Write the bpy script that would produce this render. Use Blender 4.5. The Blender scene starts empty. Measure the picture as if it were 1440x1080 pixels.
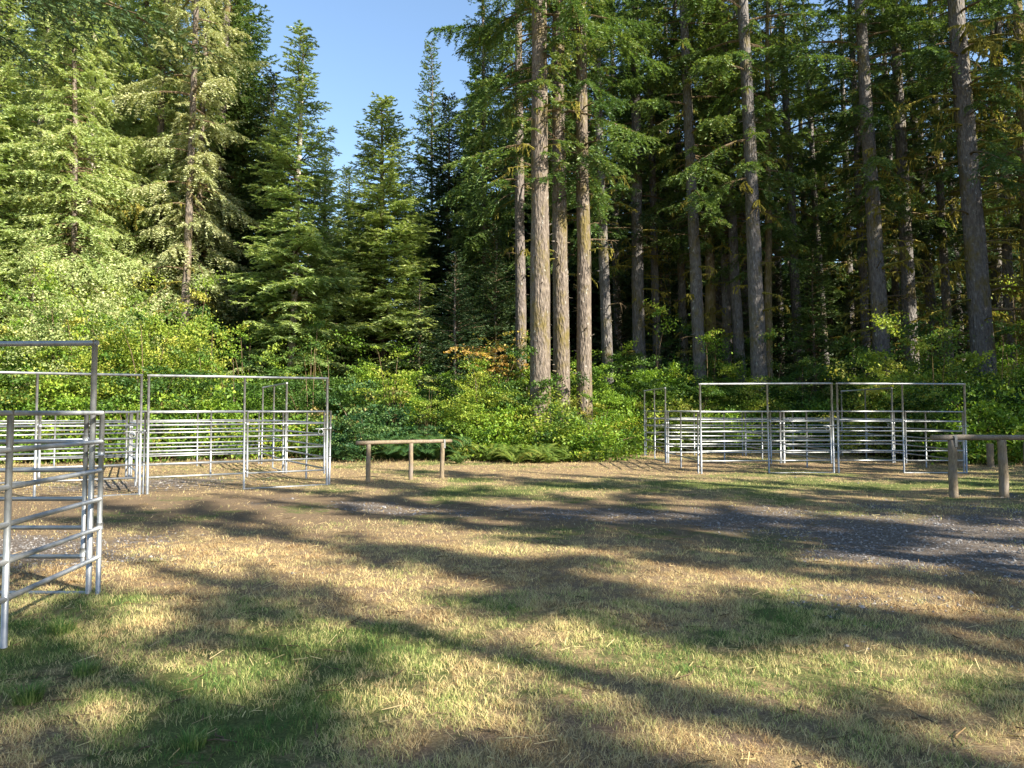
import bpy, math, random
import numpy as np
from mathutils import Vector, Matrix, Quaternion
R_ = math.radians
random.seed(7)
rng = np.random.default_rng(7)

# ------------------------------------------------------------------ camera, sky, sun, exposure
sc = bpy.context.scene
F = 1000.0            # focal length in pixels of the 1440 wide photo
CAMZ = 1.62
PITCH = math.atan(52 / F)
cam_d = bpy.data.cameras.new('camera'); cam = bpy.data.objects.new('camera', cam_d)
sc.collection.objects.link(cam); sc.camera = cam
cam.location = (0, 0, CAMZ); cam.rotation_euler = (math.pi / 2 + PITCH, 0, 0)
cam_d.sensor_width = 36; cam_d.lens = 36 * F / 1440
cam_d.clip_start = 0.05; cam_d.clip_end = 3000

SUN_AZ = R_(54)      # how far right of straight behind the camera
SUN_EL = R_(31)
sun_vec = Vector((math.sin(SUN_AZ) * math.cos(SUN_EL), -math.cos(SUN_AZ) * math.cos(SUN_EL), math.sin(SUN_EL)))
w = bpy.data.worlds.new('World'); sc.world = w; w.use_nodes = True
nt = w.node_tree; bg = nt.nodes['Background']
sky = nt.nodes.new('ShaderNodeTexSky'); sky.sky_type = 'NISHITA'; sky.sun_disc = False
sky.sun_elevation = SUN_EL
sky.sun_rotation = math.atan2(sun_vec.x, sun_vec.y)
sky.air_density = 1.2; sky.dust_density = 0.3; sky.ozone_density = 2.5
nt.links.new(sky.outputs[0], bg.inputs[0]); bg.inputs[1].default_value = 0.08
sun_d = bpy.data.lights.new('sun', 'SUN'); sun = bpy.data.objects.new('sun', sun_d)
sc.collection.objects.link(sun); sun.rotation_euler = sun_vec.to_track_quat('Z', 'Y').to_euler()
sun_d.energy = 5.0; sun_d.angle = R_(0.45); sun_d.color = (1.0, 0.92, 0.77)
sc.view_settings.view_transform = 'Standard'; sc.view_settings.look = 'None'
sc.view_settings.exposure = 1.85; sc.view_settings.gamma = 1
sc.cycles.max_bounces = 6; sc.cycles.diffuse_bounces = 4; sc.cycles.glossy_bounces = 2
sc.cycles.transmission_bounces = 3; sc.cycles.use_denoising = True

# ------------------------------------------------------------------ helpers
COL = sc.collection
CP, SP = math.cos(PITCH), math.sin(PITCH)

def g(x, y):
    """ground height"""
    s = 0.015 * np.clip(np.asarray(y, float) - 5, 0, 25)
    return s + 0.02 * np.sin(np.asarray(x) * 0.9 + 1) * np.sin(np.asarray(y) * 0.7) * np.clip((np.asarray(y) - 2) / 6, 0, 1)

def ray(px, py):
    x = (px - 720) / F; z = (540 - py) / F
    return Vector((x, CP - z * SP, SP + z * CP))

def at_depth(px, py, d):
    r = ray(px, py); k = d / r.y
    return Vector((r.x * k, d, CAMZ + r.z * k))

def project(p):
    dy = p[1]; dz = p[2] - CAMZ
    f = dy * CP + dz * SP; u = -dy * SP + dz * CP
    return (720 + F * p[0] / f, 540 - F * u / f)

def link(o, parent=None):
    COL.objects.link(o)
    if parent is not None: o.parent = parent
    return o

def tag(o, label=None, cat=None, group=None, kind=None):
    if label: o['label'] = label
    if cat: o['category'] = cat
    if group: o['group'] = group
    if kind: o['kind'] = kind
    return o

def empty(name, loc, label=None, cat=None, group=None):
    o = bpy.data.objects.new(name, None); o.location = loc; o.empty_display_size = 0.2
    link(o); return tag(o, label, cat, group)

def mesh_np(name, V, Fc, mats, tint=None, smooth=False, midx=None):
    """V (N,3); Fc (M,k) one face size, or list of such arrays"""
    if not isinstance(Fc, list): Fc = [Fc]
    V = np.ascontiguousarray(V, dtype=np.float32)
    me = bpy.data.meshes.new(name)
    me.vertices.add(len(V)); me.vertices.foreach_set('co', V.ravel())
    nl = sum(f.size for f in Fc); nf = sum(len(f) for f in Fc)
    me.loops.add(nl); me.polygons.add(nf)
    me.loops.foreach_set('vertex_index', np.concatenate([f.ravel() for f in Fc]).astype(np.int32))
    tot = np.concatenate([np.full(len(f), f.shape[1]) for f in Fc]).astype(np.int32)
    st = np.concatenate([[0], np.cumsum(tot)[:-1]]).astype(np.int32)
    me.polygons.foreach_set('loop_start', st); me.polygons.foreach_set('loop_total', tot)
    if smooth is not False:
        sm = np.ones(nf, bool) if smooth is True else smooth
        me.polygons.foreach_set('use_smooth', sm)
    else:
        me.polygons.foreach_set('use_smooth', np.zeros(nf, bool))
    if not isinstance(mats, (list, tuple)): mats = [mats]
    for m in mats: me.materials.append(m)
    if midx is not None: me.polygons.foreach_set('material_index', midx.astype(np.int32))
    if tint is not None:
        a = me.attributes.new('tint', 'FLOAT', 'POINT'); a.data.foreach_set('value', tint.astype(np.float32))
    me.update(calc_edges=True)
    return me

class MB:
    """collects tubes/boxes in python lists, quads+tris"""
    def __init__(s): s.v = []; s.q = []; s.n = 0
    def tube(s, pts, rad, seg=8, cap=True, rough=0.0):
        pts = [Vector(p) for p in pts]
        if not hasattr(rad, '__len__'): rad = [rad] * len(pts)
        rings = []; up = None
        for i, p in enumerate(pts):
            t = (pts[min(i + 1, len(pts) - 1)] - pts[max(i - 1, 0)]).normalized()
            if up is None:
                up = Vector((0, 0, 1)) if abs(t.z) < 0.9 else Vector((1, 0, 0))
            a = t.cross(up).normalized(); b = t.cross(a).normalized(); up = -b if False else up
            ring = []
            for k in range(seg):
                an = 2 * math.pi * k / seg; r = rad[i] * (1 + rough * (random.random() - .5))
                s.v.append(p + a * (r * math.cos(an)) + b * (r * math.sin(an))); ring.append(s.n); s.n += 1
            rings.append(ring)
        for r0, r1 in zip(rings, rings[1:]):
            for k in range(seg):
                s.q.append((r0[k], r0[(k + 1) % seg], r1[(k + 1) % seg], r1[k]))
        if cap:
            s.q.append(tuple(rings[0])); s.q.append(tuple(reversed(rings[-1])))
    def box(s, c, d, rz=0):
        c = Vector(c); x, y, z = d[0] / 2, d[1] / 2, d[2] / 2; m = Matrix.Rotation(rz, 3, 'Z')
        i = s.n
        for a in ((-x, -y, -z), (x, -y, -z), (x, y, -z), (-x, y, -z), (-x, -y, z), (x, -y, z), (x, y, z), (-x, y, z)):
            s.v.append(c + m @ Vector(a)); s.n += 1
        for f in ((3, 2, 1, 0), (4, 5, 6, 7), (0, 1, 5, 4), (1, 2, 6, 5), (2, 3, 7, 6), (3, 0, 4, 7)):
            s.q.append(tuple(i + k for k in f))
    def mesh(s, name, mat, smooth=True):
        me = bpy.data.meshes.new(name); me.from_pydata([tuple(v) for v in s.v], [], s.q)
        me.materials.append(mat)
        me.polygons.foreach_set('use_smooth', [smooth and len(p.vertices) == 4 for p in me.polygons]); me.update()
        return me
    def build(s, name, mat, parent=None, smooth=True):
        return link(bpy.data.objects.new(name, s.mesh(name, mat, smooth)), parent)

def unit(v): return v / (np.linalg.norm(v, axis=-1, keepdims=True) + 1e-9)
def tube_np(pts, rad, seg):
    """pts (n,3) -> verts, quads"""
    n = len(pts); t = unit(np.gradient(pts, axis=0)); ref = np.array([0, 0, 1.]) if abs(t[0, 2]) < .8 else np.array([1., 0, 0])
    a = unit(np.cross(t, ref)); b = np.cross(t, a); an = np.linspace(0, 2 * np.pi, seg, endpoint=False)
    V = pts[:, None] + rad[:, None, None] * (a[:, None] * np.cos(an)[None, :, None] + b[:, None] * np.sin(an)[None, :, None])
    i = np.arange(n * seg).reshape(n, seg); j = np.roll(i, -1, axis=1)
    return V.reshape(-1, 3), np.stack([i[:-1], j[:-1], j[1:], i[1:]], -1).reshape(-1, 4)

# ------------------------------------------------------------------ materials
def newmat(name):
    m = bpy.data.materials.new(name); m.use_nodes = True
    t = m.node_tree; t.nodes.clear()
    out = t.nodes.new('ShaderNodeOutputMaterial')
    return m, t, out
def N(t, typ, **kw):
    n = t.nodes.new(typ)
    for k, v in kw.items():
        if k.startswith('i_'):
            n.inputs[k[2:].replace('_', ' ')].default_value = v
        else: setattr(n, k, v)
    return n
def L(t, a, b): t.links.new(a, b)
def ramp(t, fac, stops):
    r = t.nodes.new('ShaderNodeValToRGB'); e = r.color_ramp.elements
    while len(e) < len(stops): e.new(0.5)
    for el, (p, c) in zip(e, stops): el.position = p; el.color = (*c, 1)
    L(t, fac, r.inputs[0]); return r.outputs[0]
def mixc(t, fac, a, b, typ='MIX'):
    n = t.nodes.new('ShaderNodeMix'); n.data_type = 'RGBA'; n.blend_type = typ
    for sock, v in ((0, fac), (6, a), (7, b)):
        if hasattr(v, 'links'): L(t, v, n.inputs[sock])
        elif isinstance(v, (int, float)): n.inputs[sock].default_value = v
        else: n.inputs[sock].default_value = (*v, 1)
    return n.outputs[2]
def noise(t, scale, detail=4, vec=None, rough=.55):
    n = N(t, 'ShaderNodeTexNoise'); n.inputs['Scale'].default_value = scale
    n.inputs['Detail'].default_value = detail; n.inputs['Roughness'].default_value = rough
    if vec is not None: L(t, vec, n.inputs['Vector'])
    return n.outputs['Fac']
def rng_map(t, v, a, b, c=0, d=1):
    n = N(t, 'ShaderNodeMapRange'); L(t, v, n.inputs[0])
    for i, k in enumerate((a, b, c, d)): n.inputs[i + 1].default_value = k
    return n.outputs[0]
def coords(t, sc3=(1, 1, 1), kind='Object'):
    c = N(t, 'ShaderNodeTexCoord'); m = N(t, 'ShaderNodeMapping'); m.inputs['Scale'].default_value = sc3
    L(t, c.outputs[kind], m.inputs[0]); return m.outputs[0]
def attr(t, name):
    a = N(t, 'ShaderNodeAttribute'); a.attribute_name = name; return a.outputs['Fac']

def leafmat(name, stops, transl=0.35, rough=0.5, spec=0.35, rnd=0.25):
    m, t, out = newmat(name)
    oi = N(t, 'ShaderNodeObjectInfo')
    v = N(t, 'ShaderNodeMath', operation='MULTIPLY_ADD'); L(t, oi.outputs['Random'], v.inputs[0]); v.inputs[1].default_value = rnd
    L(t, attr(t, 'tint'), v.inputs[2])
    v2 = N(t, 'ShaderNodeMath', operation='SUBTRACT'); L(t, v.outputs[0], v2.inputs[0]); v2.inputs[1].default_value = rnd / 2
    col = ramp(t, v2.outputs[0], stops)
    p = N(t, 'ShaderNodeBsdfPrincipled'); L(t, col, p.inputs['Base Color']); p.inputs['Roughness'].default_value = rough
    p.inputs['Specular IOR Level'].default_value = spec
    tr = N(t, 'ShaderNodeBsdfTranslucent')
    L(t, mixc(t, 1.0, col, (1.0, 1.0, 0.45), 'MULTIPLY'), tr.inputs[0])
    mx = N(t, 'ShaderNodeMixShader'); mx.inputs[0].default_value = transl
    L(t, p.outputs[0], mx.inputs[1]); L(t, tr.outputs[0], mx.inputs[2]); L(t, mx.outputs[0], out.inputs[0])
    return m

M = {}
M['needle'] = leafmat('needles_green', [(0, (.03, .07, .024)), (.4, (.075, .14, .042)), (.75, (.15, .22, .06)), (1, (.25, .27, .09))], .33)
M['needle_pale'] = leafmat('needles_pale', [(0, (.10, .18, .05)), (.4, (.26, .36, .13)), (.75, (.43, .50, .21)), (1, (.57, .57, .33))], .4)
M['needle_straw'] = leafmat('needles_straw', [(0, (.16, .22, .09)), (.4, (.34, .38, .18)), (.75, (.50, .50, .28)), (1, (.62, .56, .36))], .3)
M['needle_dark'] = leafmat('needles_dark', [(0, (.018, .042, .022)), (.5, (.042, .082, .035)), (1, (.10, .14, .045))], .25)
M['leaf'] = leafmat('leaf_green', [(0, (.05, .12, .016)), (.4, (.14, .25, .03)), (.75, (.25, .37, .04)), (.93, (.34, .41, .05)), (1, (.46, .42, .08))], .42)
M['leaf_yellow'] = leafmat('leaf_yellow', [(0, (.10, .18, .025)), (.4, (.21, .30, .04)), (.75, (.35, .40, .06)), (1, (.52, .48, .12))], .42)
M['leaf_deep'] = leafmat('leaf_deep', [(0, (.025, .065, .014)), (.5, (.07, .14, .025)), (.85, (.15, .23, .04)), (1, (.28, .28, .06))], .35)
M['leaf_pale'] = leafmat('leaf_pale', [(0, (.20, .28, .09)), (.5, (.38, .44, .18)), (1, (.60, .58, .32))], .38)
M['leaf_orange'] = leafmat('leaf_orange', [(0, (.22, .27, .05)), (.35, (.42, .34, .07)), (.65, (.55, .32, .10)), (1, (.62, .44, .18))], .45)
M['fern'] = leafmat('fern_green', [(0, (.02, .07, .028)), (.5, (.06, .13, .04)), (.85, (.14, .21, .05)), (1, (.26, .20, .07))], .35)
M['fern_light'] = leafmat('fern_light', [(0, (.05, .11, .02)), (.5, (.16, .24, .05)), (.85, (.30, .32, .07)), (1, (.42, .30, .10))], .4)
M['moss'] = leafmat('moss_olive', [(0, (.09, .085, .02)), (.5, (.21, .19, .04)), (1, (.40, .34, .08))], .35, .9, .1)

def barkmat(name, dark, mid, light, moss=.45, lichen=.5, vs=1.0):
    m, t, out = newmat(name)
    co = coords(t, (6 * vs, 6 * vs, 1.9 * vs))
    n1 = noise(t, 2.2, 6, co, .65); 
    vo = N(t, 'ShaderNodeTexVoronoi'); vo.inputs['Scale'].default_value = 2.2; L(t, co, vo.inputs['Vector'])
    base = ramp(t, n1, [(.25, dark), (.5, mid), (.75, light)])
    c2 = coords(t, (1, 1, .6))
    oi = N(t, 'ShaderNodeObjectInfo')
    add = N(t, 'ShaderNodeVectorMath', operation='ADD'); L(t, c2, add.inputs[0]); L(t, oi.outputs['Location'], add.inputs[1])
    li = noise(t, 5.5, 5, add.outputs[0], .7)
    base = mixc(t, rng_map(t, li, .62, .70, 0, lichen), base, (.52, .54, .50))
    mo = noise(t, 1.3, 6, add.outputs[0], .7)
    base = mixc(t, rng_map(t, mo, .66 - moss * .25, .78 - moss * .2, 0, .85), base, (.12, .095, .025))
    p = N(t, 'ShaderNodeBsdfPrincipled'); L(t, base, p.inputs['Base Color']); p.inputs['Roughness'].default_value = .9
    p.inputs['Specular IOR Level'].default_value = .15
    h = N(t, 'ShaderNodeMath', operation='ADD'); L(t, n1, h.inputs[0]); L(t, vo.outputs['Distance'], h.inputs[1])
    b = N(t, 'ShaderNodeBump'); b.inputs['Strength'].default_value = .9; b.inputs['Distance'].default_value = .06
    L(t, h.outputs[0], b.inputs['Height']); L(t, b.outputs[0], p.inputs['Normal']); L(t, p.outputs[0], out.inputs[0])
    return m
M['bark'] = barkmat('bark_grey', (.05, .040, .032), (.135, .11, .09), (.27, .225, .185), .7, .7)
M['bark_moss'] = barkmat('bark_mossy', (.06, .047, .035), (.16, .125, .09), (.29, .23, .165), 1.1)
M['bark_pale'] = barkmat('bark_pale', (.22, .18, .15), (.42, .36, .31), (.60, .54, .48), .1, .7)  # pale bark; strong sunlight on the left trunks is put into its whitish colour
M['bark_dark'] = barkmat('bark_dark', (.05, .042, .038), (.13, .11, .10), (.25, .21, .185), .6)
M['twig'] = barkmat('twig_brown', (.05, .035, .02), (.12, .085, .05), (.2, .15, .09), .6)

M['bark_shade_tint'] = barkmat('bark_shade_tint', (.05, .045, .044), (.115, .105, .10), (.21, .195, .185), .6, .7)  # shade on the right-hand trunks put into the bark colour: darker, cooler grey
def woodmat():
    m, t, out = newmat('peeled_log')
    co = coords(t, (18, 18, 1.6), 'Generated'); co2 = coords(t, (1, 1, 1))
    n1 = noise(t, 3, 8, coords(t, (12, 12, 3)), .75)
    base = ramp(t, n1, [(.3, (.05, .035, .025)), (.48, (.15, .112, .07)), (.6, (.21, .165, .105)), (.8, (.32, .26, .175))])
    base = mixc(t, rng_map(t, noise(t, 2.2, 5, co2), .5, .68, 0, .75), base, (.17, .145, .13))
    p = N(t, 'ShaderNodeBsdfPrincipled'); L(t, base, p.inputs['Base Color']); p.inputs['Roughness'].default_value = .8
    b = N(t, 'ShaderNodeBump'); b.inputs['Strength'].default_value = .5; b.inputs['Distance'].default_value = .01
    L(t, n1, b.inputs['Height']); L(t, b.outputs[0], p.inputs['Normal']); L(t, p.outputs[0], out.inputs[0])
    return m
M['wood'] = woodmat()
def woodtop():
    m, t, out = newmat('moss_cap'); p = N(t, 'ShaderNodeBsdfPrincipled')
    L(t, ramp(t, noise(t, 30, 4), [(.35, (.10, .12, .02)), (.65, (.26, .24, .04))]), p.inputs['Base Color']); p.inputs['Roughness'].default_value = 1
    L(t, p.outputs[0], out.inputs[0]); return m
M['mosscap'] = woodtop()
def galv():
    m, t, out = newmat('galvanised_steel')
    n1 = noise(t, 9, 6, coords(t)); n2 = noise(t, 60, 3, coords(t))
    col = ramp(t, n1, [(.3, (.22, .235, .25)), (.7, (.37, .38, .39))])
    col = mixc(t, rng_map(t, n2, .45, .75, 0, .35), col, (.30, .30, .30))
    dirt = noise(t, 3.5, 6, coords(t), .75)
    col = mixc(t, rng_map(t, dirt, .62, .72, 0, .5), col, (.26, .22, .17))
    p = N(t, 'ShaderNodeBsdfPrincipled'); L(t, col, p.inputs['Base Color'])
    p.inputs['Metallic'].default_value = .7
    L(t, rng_map(t, n1, .3, .7, .38, .58), p.inputs['Roughness']); L(t, p.outputs[0], out.inputs[0]); return m
M['steel'] = galv()
M['strap'] = M['steel'].copy(); M['strap'].name = 'dull_strap'
for _n in M['strap'].node_tree.nodes:
    if _n.type == 'BSDF_PRINCIPLED': _n.inputs['Metallic'].default_value = .2
    if _n.type == 'VALTORGB': _n.color_ramp.elements[0].color = (.10, .10, .10, 1); _n.color_ramp.elements[1].color = (.2, .2, .2, 1)

def groundmat():
    m, t, out = newmat('dry_meadow')
    co = coords(t)
    gr = attr(t, 'gravel'); gn = attr(t, 'green'); fl = attr(t, 'floor')
    nf = noise(t, 55, 6, co, .75); nm = noise(t, 5, 6, co, .7); nl = noise(t, 160, 3, co, .7)
    straw = ramp(t, nf, [(.30, (.11, .075, .04)), (.5, (.30, .22, .11)), (.68, (.52, .40, .21))])
    dirt = ramp(t, nf, [(.32, (.10, .072, .05)), (.55, (.24, .165, .11)), (.75, (.38, .29, .20))])
    c = mixc(t, rng_map(t, nm, .42, .60), straw, dirt)
    c = mixc(t, attr(t, 'dirt'), c, ramp(t, nf, [(.3, (.085, .055, .036)), (.55, (.20, .145, .09)), (.75, (.33, .25, .165))]))
    grass = ramp(t, nf, [(.32, (.035, .055, .015)), (.6, (.12, .16, .04)), (.78, (.24, .25, .09))])
    a1 = N(t, 'ShaderNodeMath', operation='ADD'); L(t, gn, a1.inputs[0]); L(t, rng_map(t, nm, .3, .7, -.35, .35), a1.inputs[1])
    c = mixc(t, rng_map(t, a1.outputs[0], .35, .75, 0, .85), c, grass)
    vo = N(t, 'ShaderNodeTexVoronoi'); vo.inputs['Scale'].default_value = 26; L(t, co, vo.inputs['Vector'])
    sep = N(t, 'ShaderNodeSeparateColor'); L(t, vo.outputs['Color'], sep.inputs[0])
    stone = ramp(t, sep.outputs[0], [(0, (.09, .082, .075)), (.5, (.185, .168, .15)), (.85, (.27, .25, .22)), (1, (.30, .285, .26))])
    stone = mixc(t, rng_map(t, vo.outputs['Distance'], .0, .5, 0, .7), stone, (.12, .09, .07))
    a2 = N(t, 'ShaderNodeMath', operation='ADD'); L(t, gr, a2.inputs[0]); L(t, rng_map(t, nf, .3, .7, -.3, .3), a2.inputs[1])
    a3 = N(t, 'ShaderNodeMath', operation='ADD'); L(t, a2.outputs[0], a3.inputs[0]); L(t, rng_map(t, nm, .3, .7, -.25, .25), a3.inputs[1])
    c = mixc(t, rng_map(t, a3.outputs[0], .40, .62, 0, 1), c, stone)
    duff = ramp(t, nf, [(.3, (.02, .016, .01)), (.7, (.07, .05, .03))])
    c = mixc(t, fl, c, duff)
    p = N(t, 'ShaderNodeBsdfPrincipled'); L(t, c, p.inputs['Base Color']); p.inputs['Roughness'].default_value = .95
    p.inputs['Specular IOR Level'].default_value = .1
    b = N(t, 'ShaderNodeBump'); b.inputs['Strength'].default_value = .8; b.inputs['Distance'].default_value = .03
    s = N(t, 'ShaderNodeMath', operation='ADD'); L(t, nf, s.inputs[0]); L(t, nl, s.inputs[1])
    L(t, s.outputs[0], b.inputs['Height']); L(t, b.outputs[0], p.inputs['Normal']); L(t, p.outputs[0], out.inputs[0])
    return m
M['ground'] = groundmat()
def bladem():
    m, t, out = newmat('grass_blades')
    col = ramp(t, attr(t, 'tint'), [(0, (.16, .095, .05)), (.16, (.42, .28, .13)), (.36, (.68, .53, .28)), (.56, (.56, .51, .22)), (.72, (.30, .34, .11)), (.87, (.17, .24, .06)), (1, (.07, .16, .04))])
    p = N(t, 'ShaderNodeBsdfPrincipled'); L(t, col, p.inputs['Base Color']); p.inputs['Roughness'].default_value = .7
    p.inputs['Specular IOR Level'].default_value = .15
    tr = N(t, 'ShaderNodeBsdfTranslucent'); L(t, col, tr.inputs[0]); mx = N(t, 'ShaderNodeMixShader'); mx.inputs[0].default_value = .3
    L(t, p.outputs[0], mx.inputs[1]); L(t, tr.outputs[0], mx.inputs[2]); L(t, mx.outputs[0], out.inputs[0]); return m
M['blade'] = bladem()
def stonem():
    m, t, out = newmat('gravel_stone')
    col = ramp(t, attr(t, 'tint'), [(0, (.09, .085, .085)), (.5, (.20, .19, .19)), (.9, (.20, .18, .165)), (1, (.28, .26, .235))])
    p = N(t, 'ShaderNodeBsdfPrincipled'); L(t, col, p.inputs['Base Color']); p.inputs['Roughness'].default_value = .85
    L(t, p.outputs[0], out.inputs[0]); return m
M['stone'] = stonem()

# ------------------------------------------------------------------ ground
def vnoise(x, y, s, seed=0):
    """cheap smooth value noise 0..1"""
    r = np.random.default_rng(seed); T = r.random((64, 64))
    x = x * s + 100; y = y * s + 100
    xi = np.floor(x).astype(int); yi = np.floor(y).astype(int); fx = x - xi; fy = y - yi
    fx = fx * fx * (3 - 2 * fx); fy = fy * fy * (3 - 2 * fy)
    a = T[xi % 64, yi % 64]; b = T[(xi + 1) % 64, yi % 64]; c = T[xi % 64, (yi + 1) % 64]; d = T[(xi + 1) % 64, (yi + 1) % 64]
    return (a * (1 - fx) + b * fx) * (1 - fy) + (c * (1 - fx) + d * fx) * fy
def fbm(x, y, s, seed=0):
    return (vnoise(x, y, s, seed) + .5 * vnoise(x, y, s * 2.1, seed + 1) + .25 * vnoise(x, y, s * 4.3, seed + 2)) / 1.75
def seg_d(x, y, pts):
    """distance to polyline and interpolated width"""
    best = np.full(np.shape(x), 99.); 
    for (x0, y0, w0), (x1, y1, w1) in zip(pts, pts[1:]):
        dx, dy = x1 - x0, y1 - y0; tt = np.clip(((x - x0) * dx + (y - y0) * dy) / (dx * dx + dy * dy), 0, 1)
        d = np.hypot(x - x0 - tt * dx, y - y0 - tt * dy) / (w0 + (w1 - w0) * tt)
        best = np.minimum(best, d)
    return best
TRACK = [(14, 6.6, 6.0), (7.8, 8.5, 4.6), (4.4, 10.2, 2.4), (1.6, 11.2, 1.3), (-1.5, 12.2, .8), (-4.4, 13.3, .9)]
def f_gravel(x, y):
    d = seg_d(x, y, TRACK); n = fbm(x, y, 1.1, 3)
    v = np.clip(1.5 - d, 0, 1) * np.clip(.56 + .03 * x, .42, .78) + (n - .5) * 1.0 + (fbm(x, y, .5, 8) - .5) * .4 - .16 * np.clip((4.0 - x) / 3, 0, 1)
    pen = ((x + 8.5) * .886 + (y - 16.5) * .463, -(x + 8.5) * .463 + (y - 16.5) * .886)
    inpen = np.clip(1.2 - np.maximum(np.abs(pen[0]) / 4.2, np.abs(pen[1]) / 2.8), 0, 1) * 1.1
    v = np.maximum(v, inpen * .55 + (n - .5) * .4)
    nearpen = np.clip(1.25 - np.hypot((x + 6.3) / 3.0, (y - 8.6) / 2.0), 0, 1)
    v = np.maximum(v, nearpen * .75 + (n - .5) * .5)
    return np.clip(v, 0, 1)
def f_dirt(x, y):
    n = fbm(x, y, 1.6, 61)
    a = np.exp(-((y - 12.2) / 2.6) ** 2) * np.clip((5.5 - x) / 3, 0, 1) * .85 + np.exp(-((x + 7) / 3.6) ** 2 - ((y - 13) / 5.5) ** 2) * .6
    a = a + .8 * np.clip(1.7 - seg_d(x, y, TRACK), 0, 1) + .55 * np.exp(-((y - 23.6) / 1.6) ** 2)
    a = a + .6 * np.exp(-np.hypot((x - 8.7) / 4.2, (y - 22.8) / 3.6) ** 4)
    return np.clip(a - .30 + (n - .5) * 1.1, 0, 1)
def f_green(x, y):
    n = fbm(x, y, .8, 11)
    v = (n - .5) * 1.5 + .24
    v += .55 * np.exp(-((y - 15.8) / 2.2) ** 2) * ((x > -1.5) & (x < 13)) 
    v += .40 * np.exp(-((y - 5.0) / 1.2) ** 2) * np.exp(-((x + .8) / 3.5) ** 2)
    v += .35 * np.exp(-((y - 4.6) / .8) ** 2) * (x < -1) + .08 * np.exp(-((y - 5) / 2.0) ** 2)
    v -= .35 * np.exp(-((y - 8.3) / 1.6) ** 2) * (x < 2)
    return np.clip(v, 0, 1)
def edge_y(x):
    """front edge of the undergrowth"""
    return np.interp(x, [-60, -20, -13, -7, -5, 3.2, 4.4, 13, 14, 60], [20, 21, 23.5, 25.5, 24.2, 24.6, 28.6, 28.6, 22.8, 22])
def edge_n(x):
    x = np.asarray(x, float); return edge_y(x) + (fbm(x, x * 0 + 3.3, .7, 51) - .5) * 2.2
def build_ground():
    xs = np.unique(np.concatenate([np.arange(-16, 20, .16), np.linspace(20, 60, 30), np.linspace(-60, -16, 30), np.linspace(60, 900, 12), np.linspace(-900, -60, 12)]))
    ys = np.unique(np.concatenate([np.arange(1.5, 30, .16), np.linspace(30, 80, 30), np.linspace(80, 1500, 14), np.linspace(-900, -20, 8), np.linspace(-20, 1.5, 12)]))
    X, Y = np.meshgrid(xs, ys); Z = g(X, Y) + np.where((Y < 31) & (Y > 0), (fbm(X, Y, 2.2, 5) - .5) * .035, 0)
    ny, nx = X.shape; V = np.stack([X, Y, Z], -1).reshape(-1, 3)
    i = np.arange(ny * nx).reshape(ny, nx)
    Fq = np.stack([i[:-1, :-1], i[:-1, 1:], i[1:, 1:], i[1:, :-1]], -1).reshape(-1, 4)
    me = mesh_np('ground', V, Fq, M['ground'], smooth=True)
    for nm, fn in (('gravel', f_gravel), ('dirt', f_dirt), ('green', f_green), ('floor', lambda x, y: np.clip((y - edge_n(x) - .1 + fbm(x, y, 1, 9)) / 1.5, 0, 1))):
        a = me.attributes.new(nm, 'FLOAT', 'POINT'); a.data.foreach_set('value', fn(V[:, 0], V[:, 1]).astype(np.float32))
    o = link(bpy.data.objects.new('ground', me)); tag(o, 'dry grass clearing with bare dirt and worn patches', 'ground', kind='structure')
build_ground()

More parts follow.
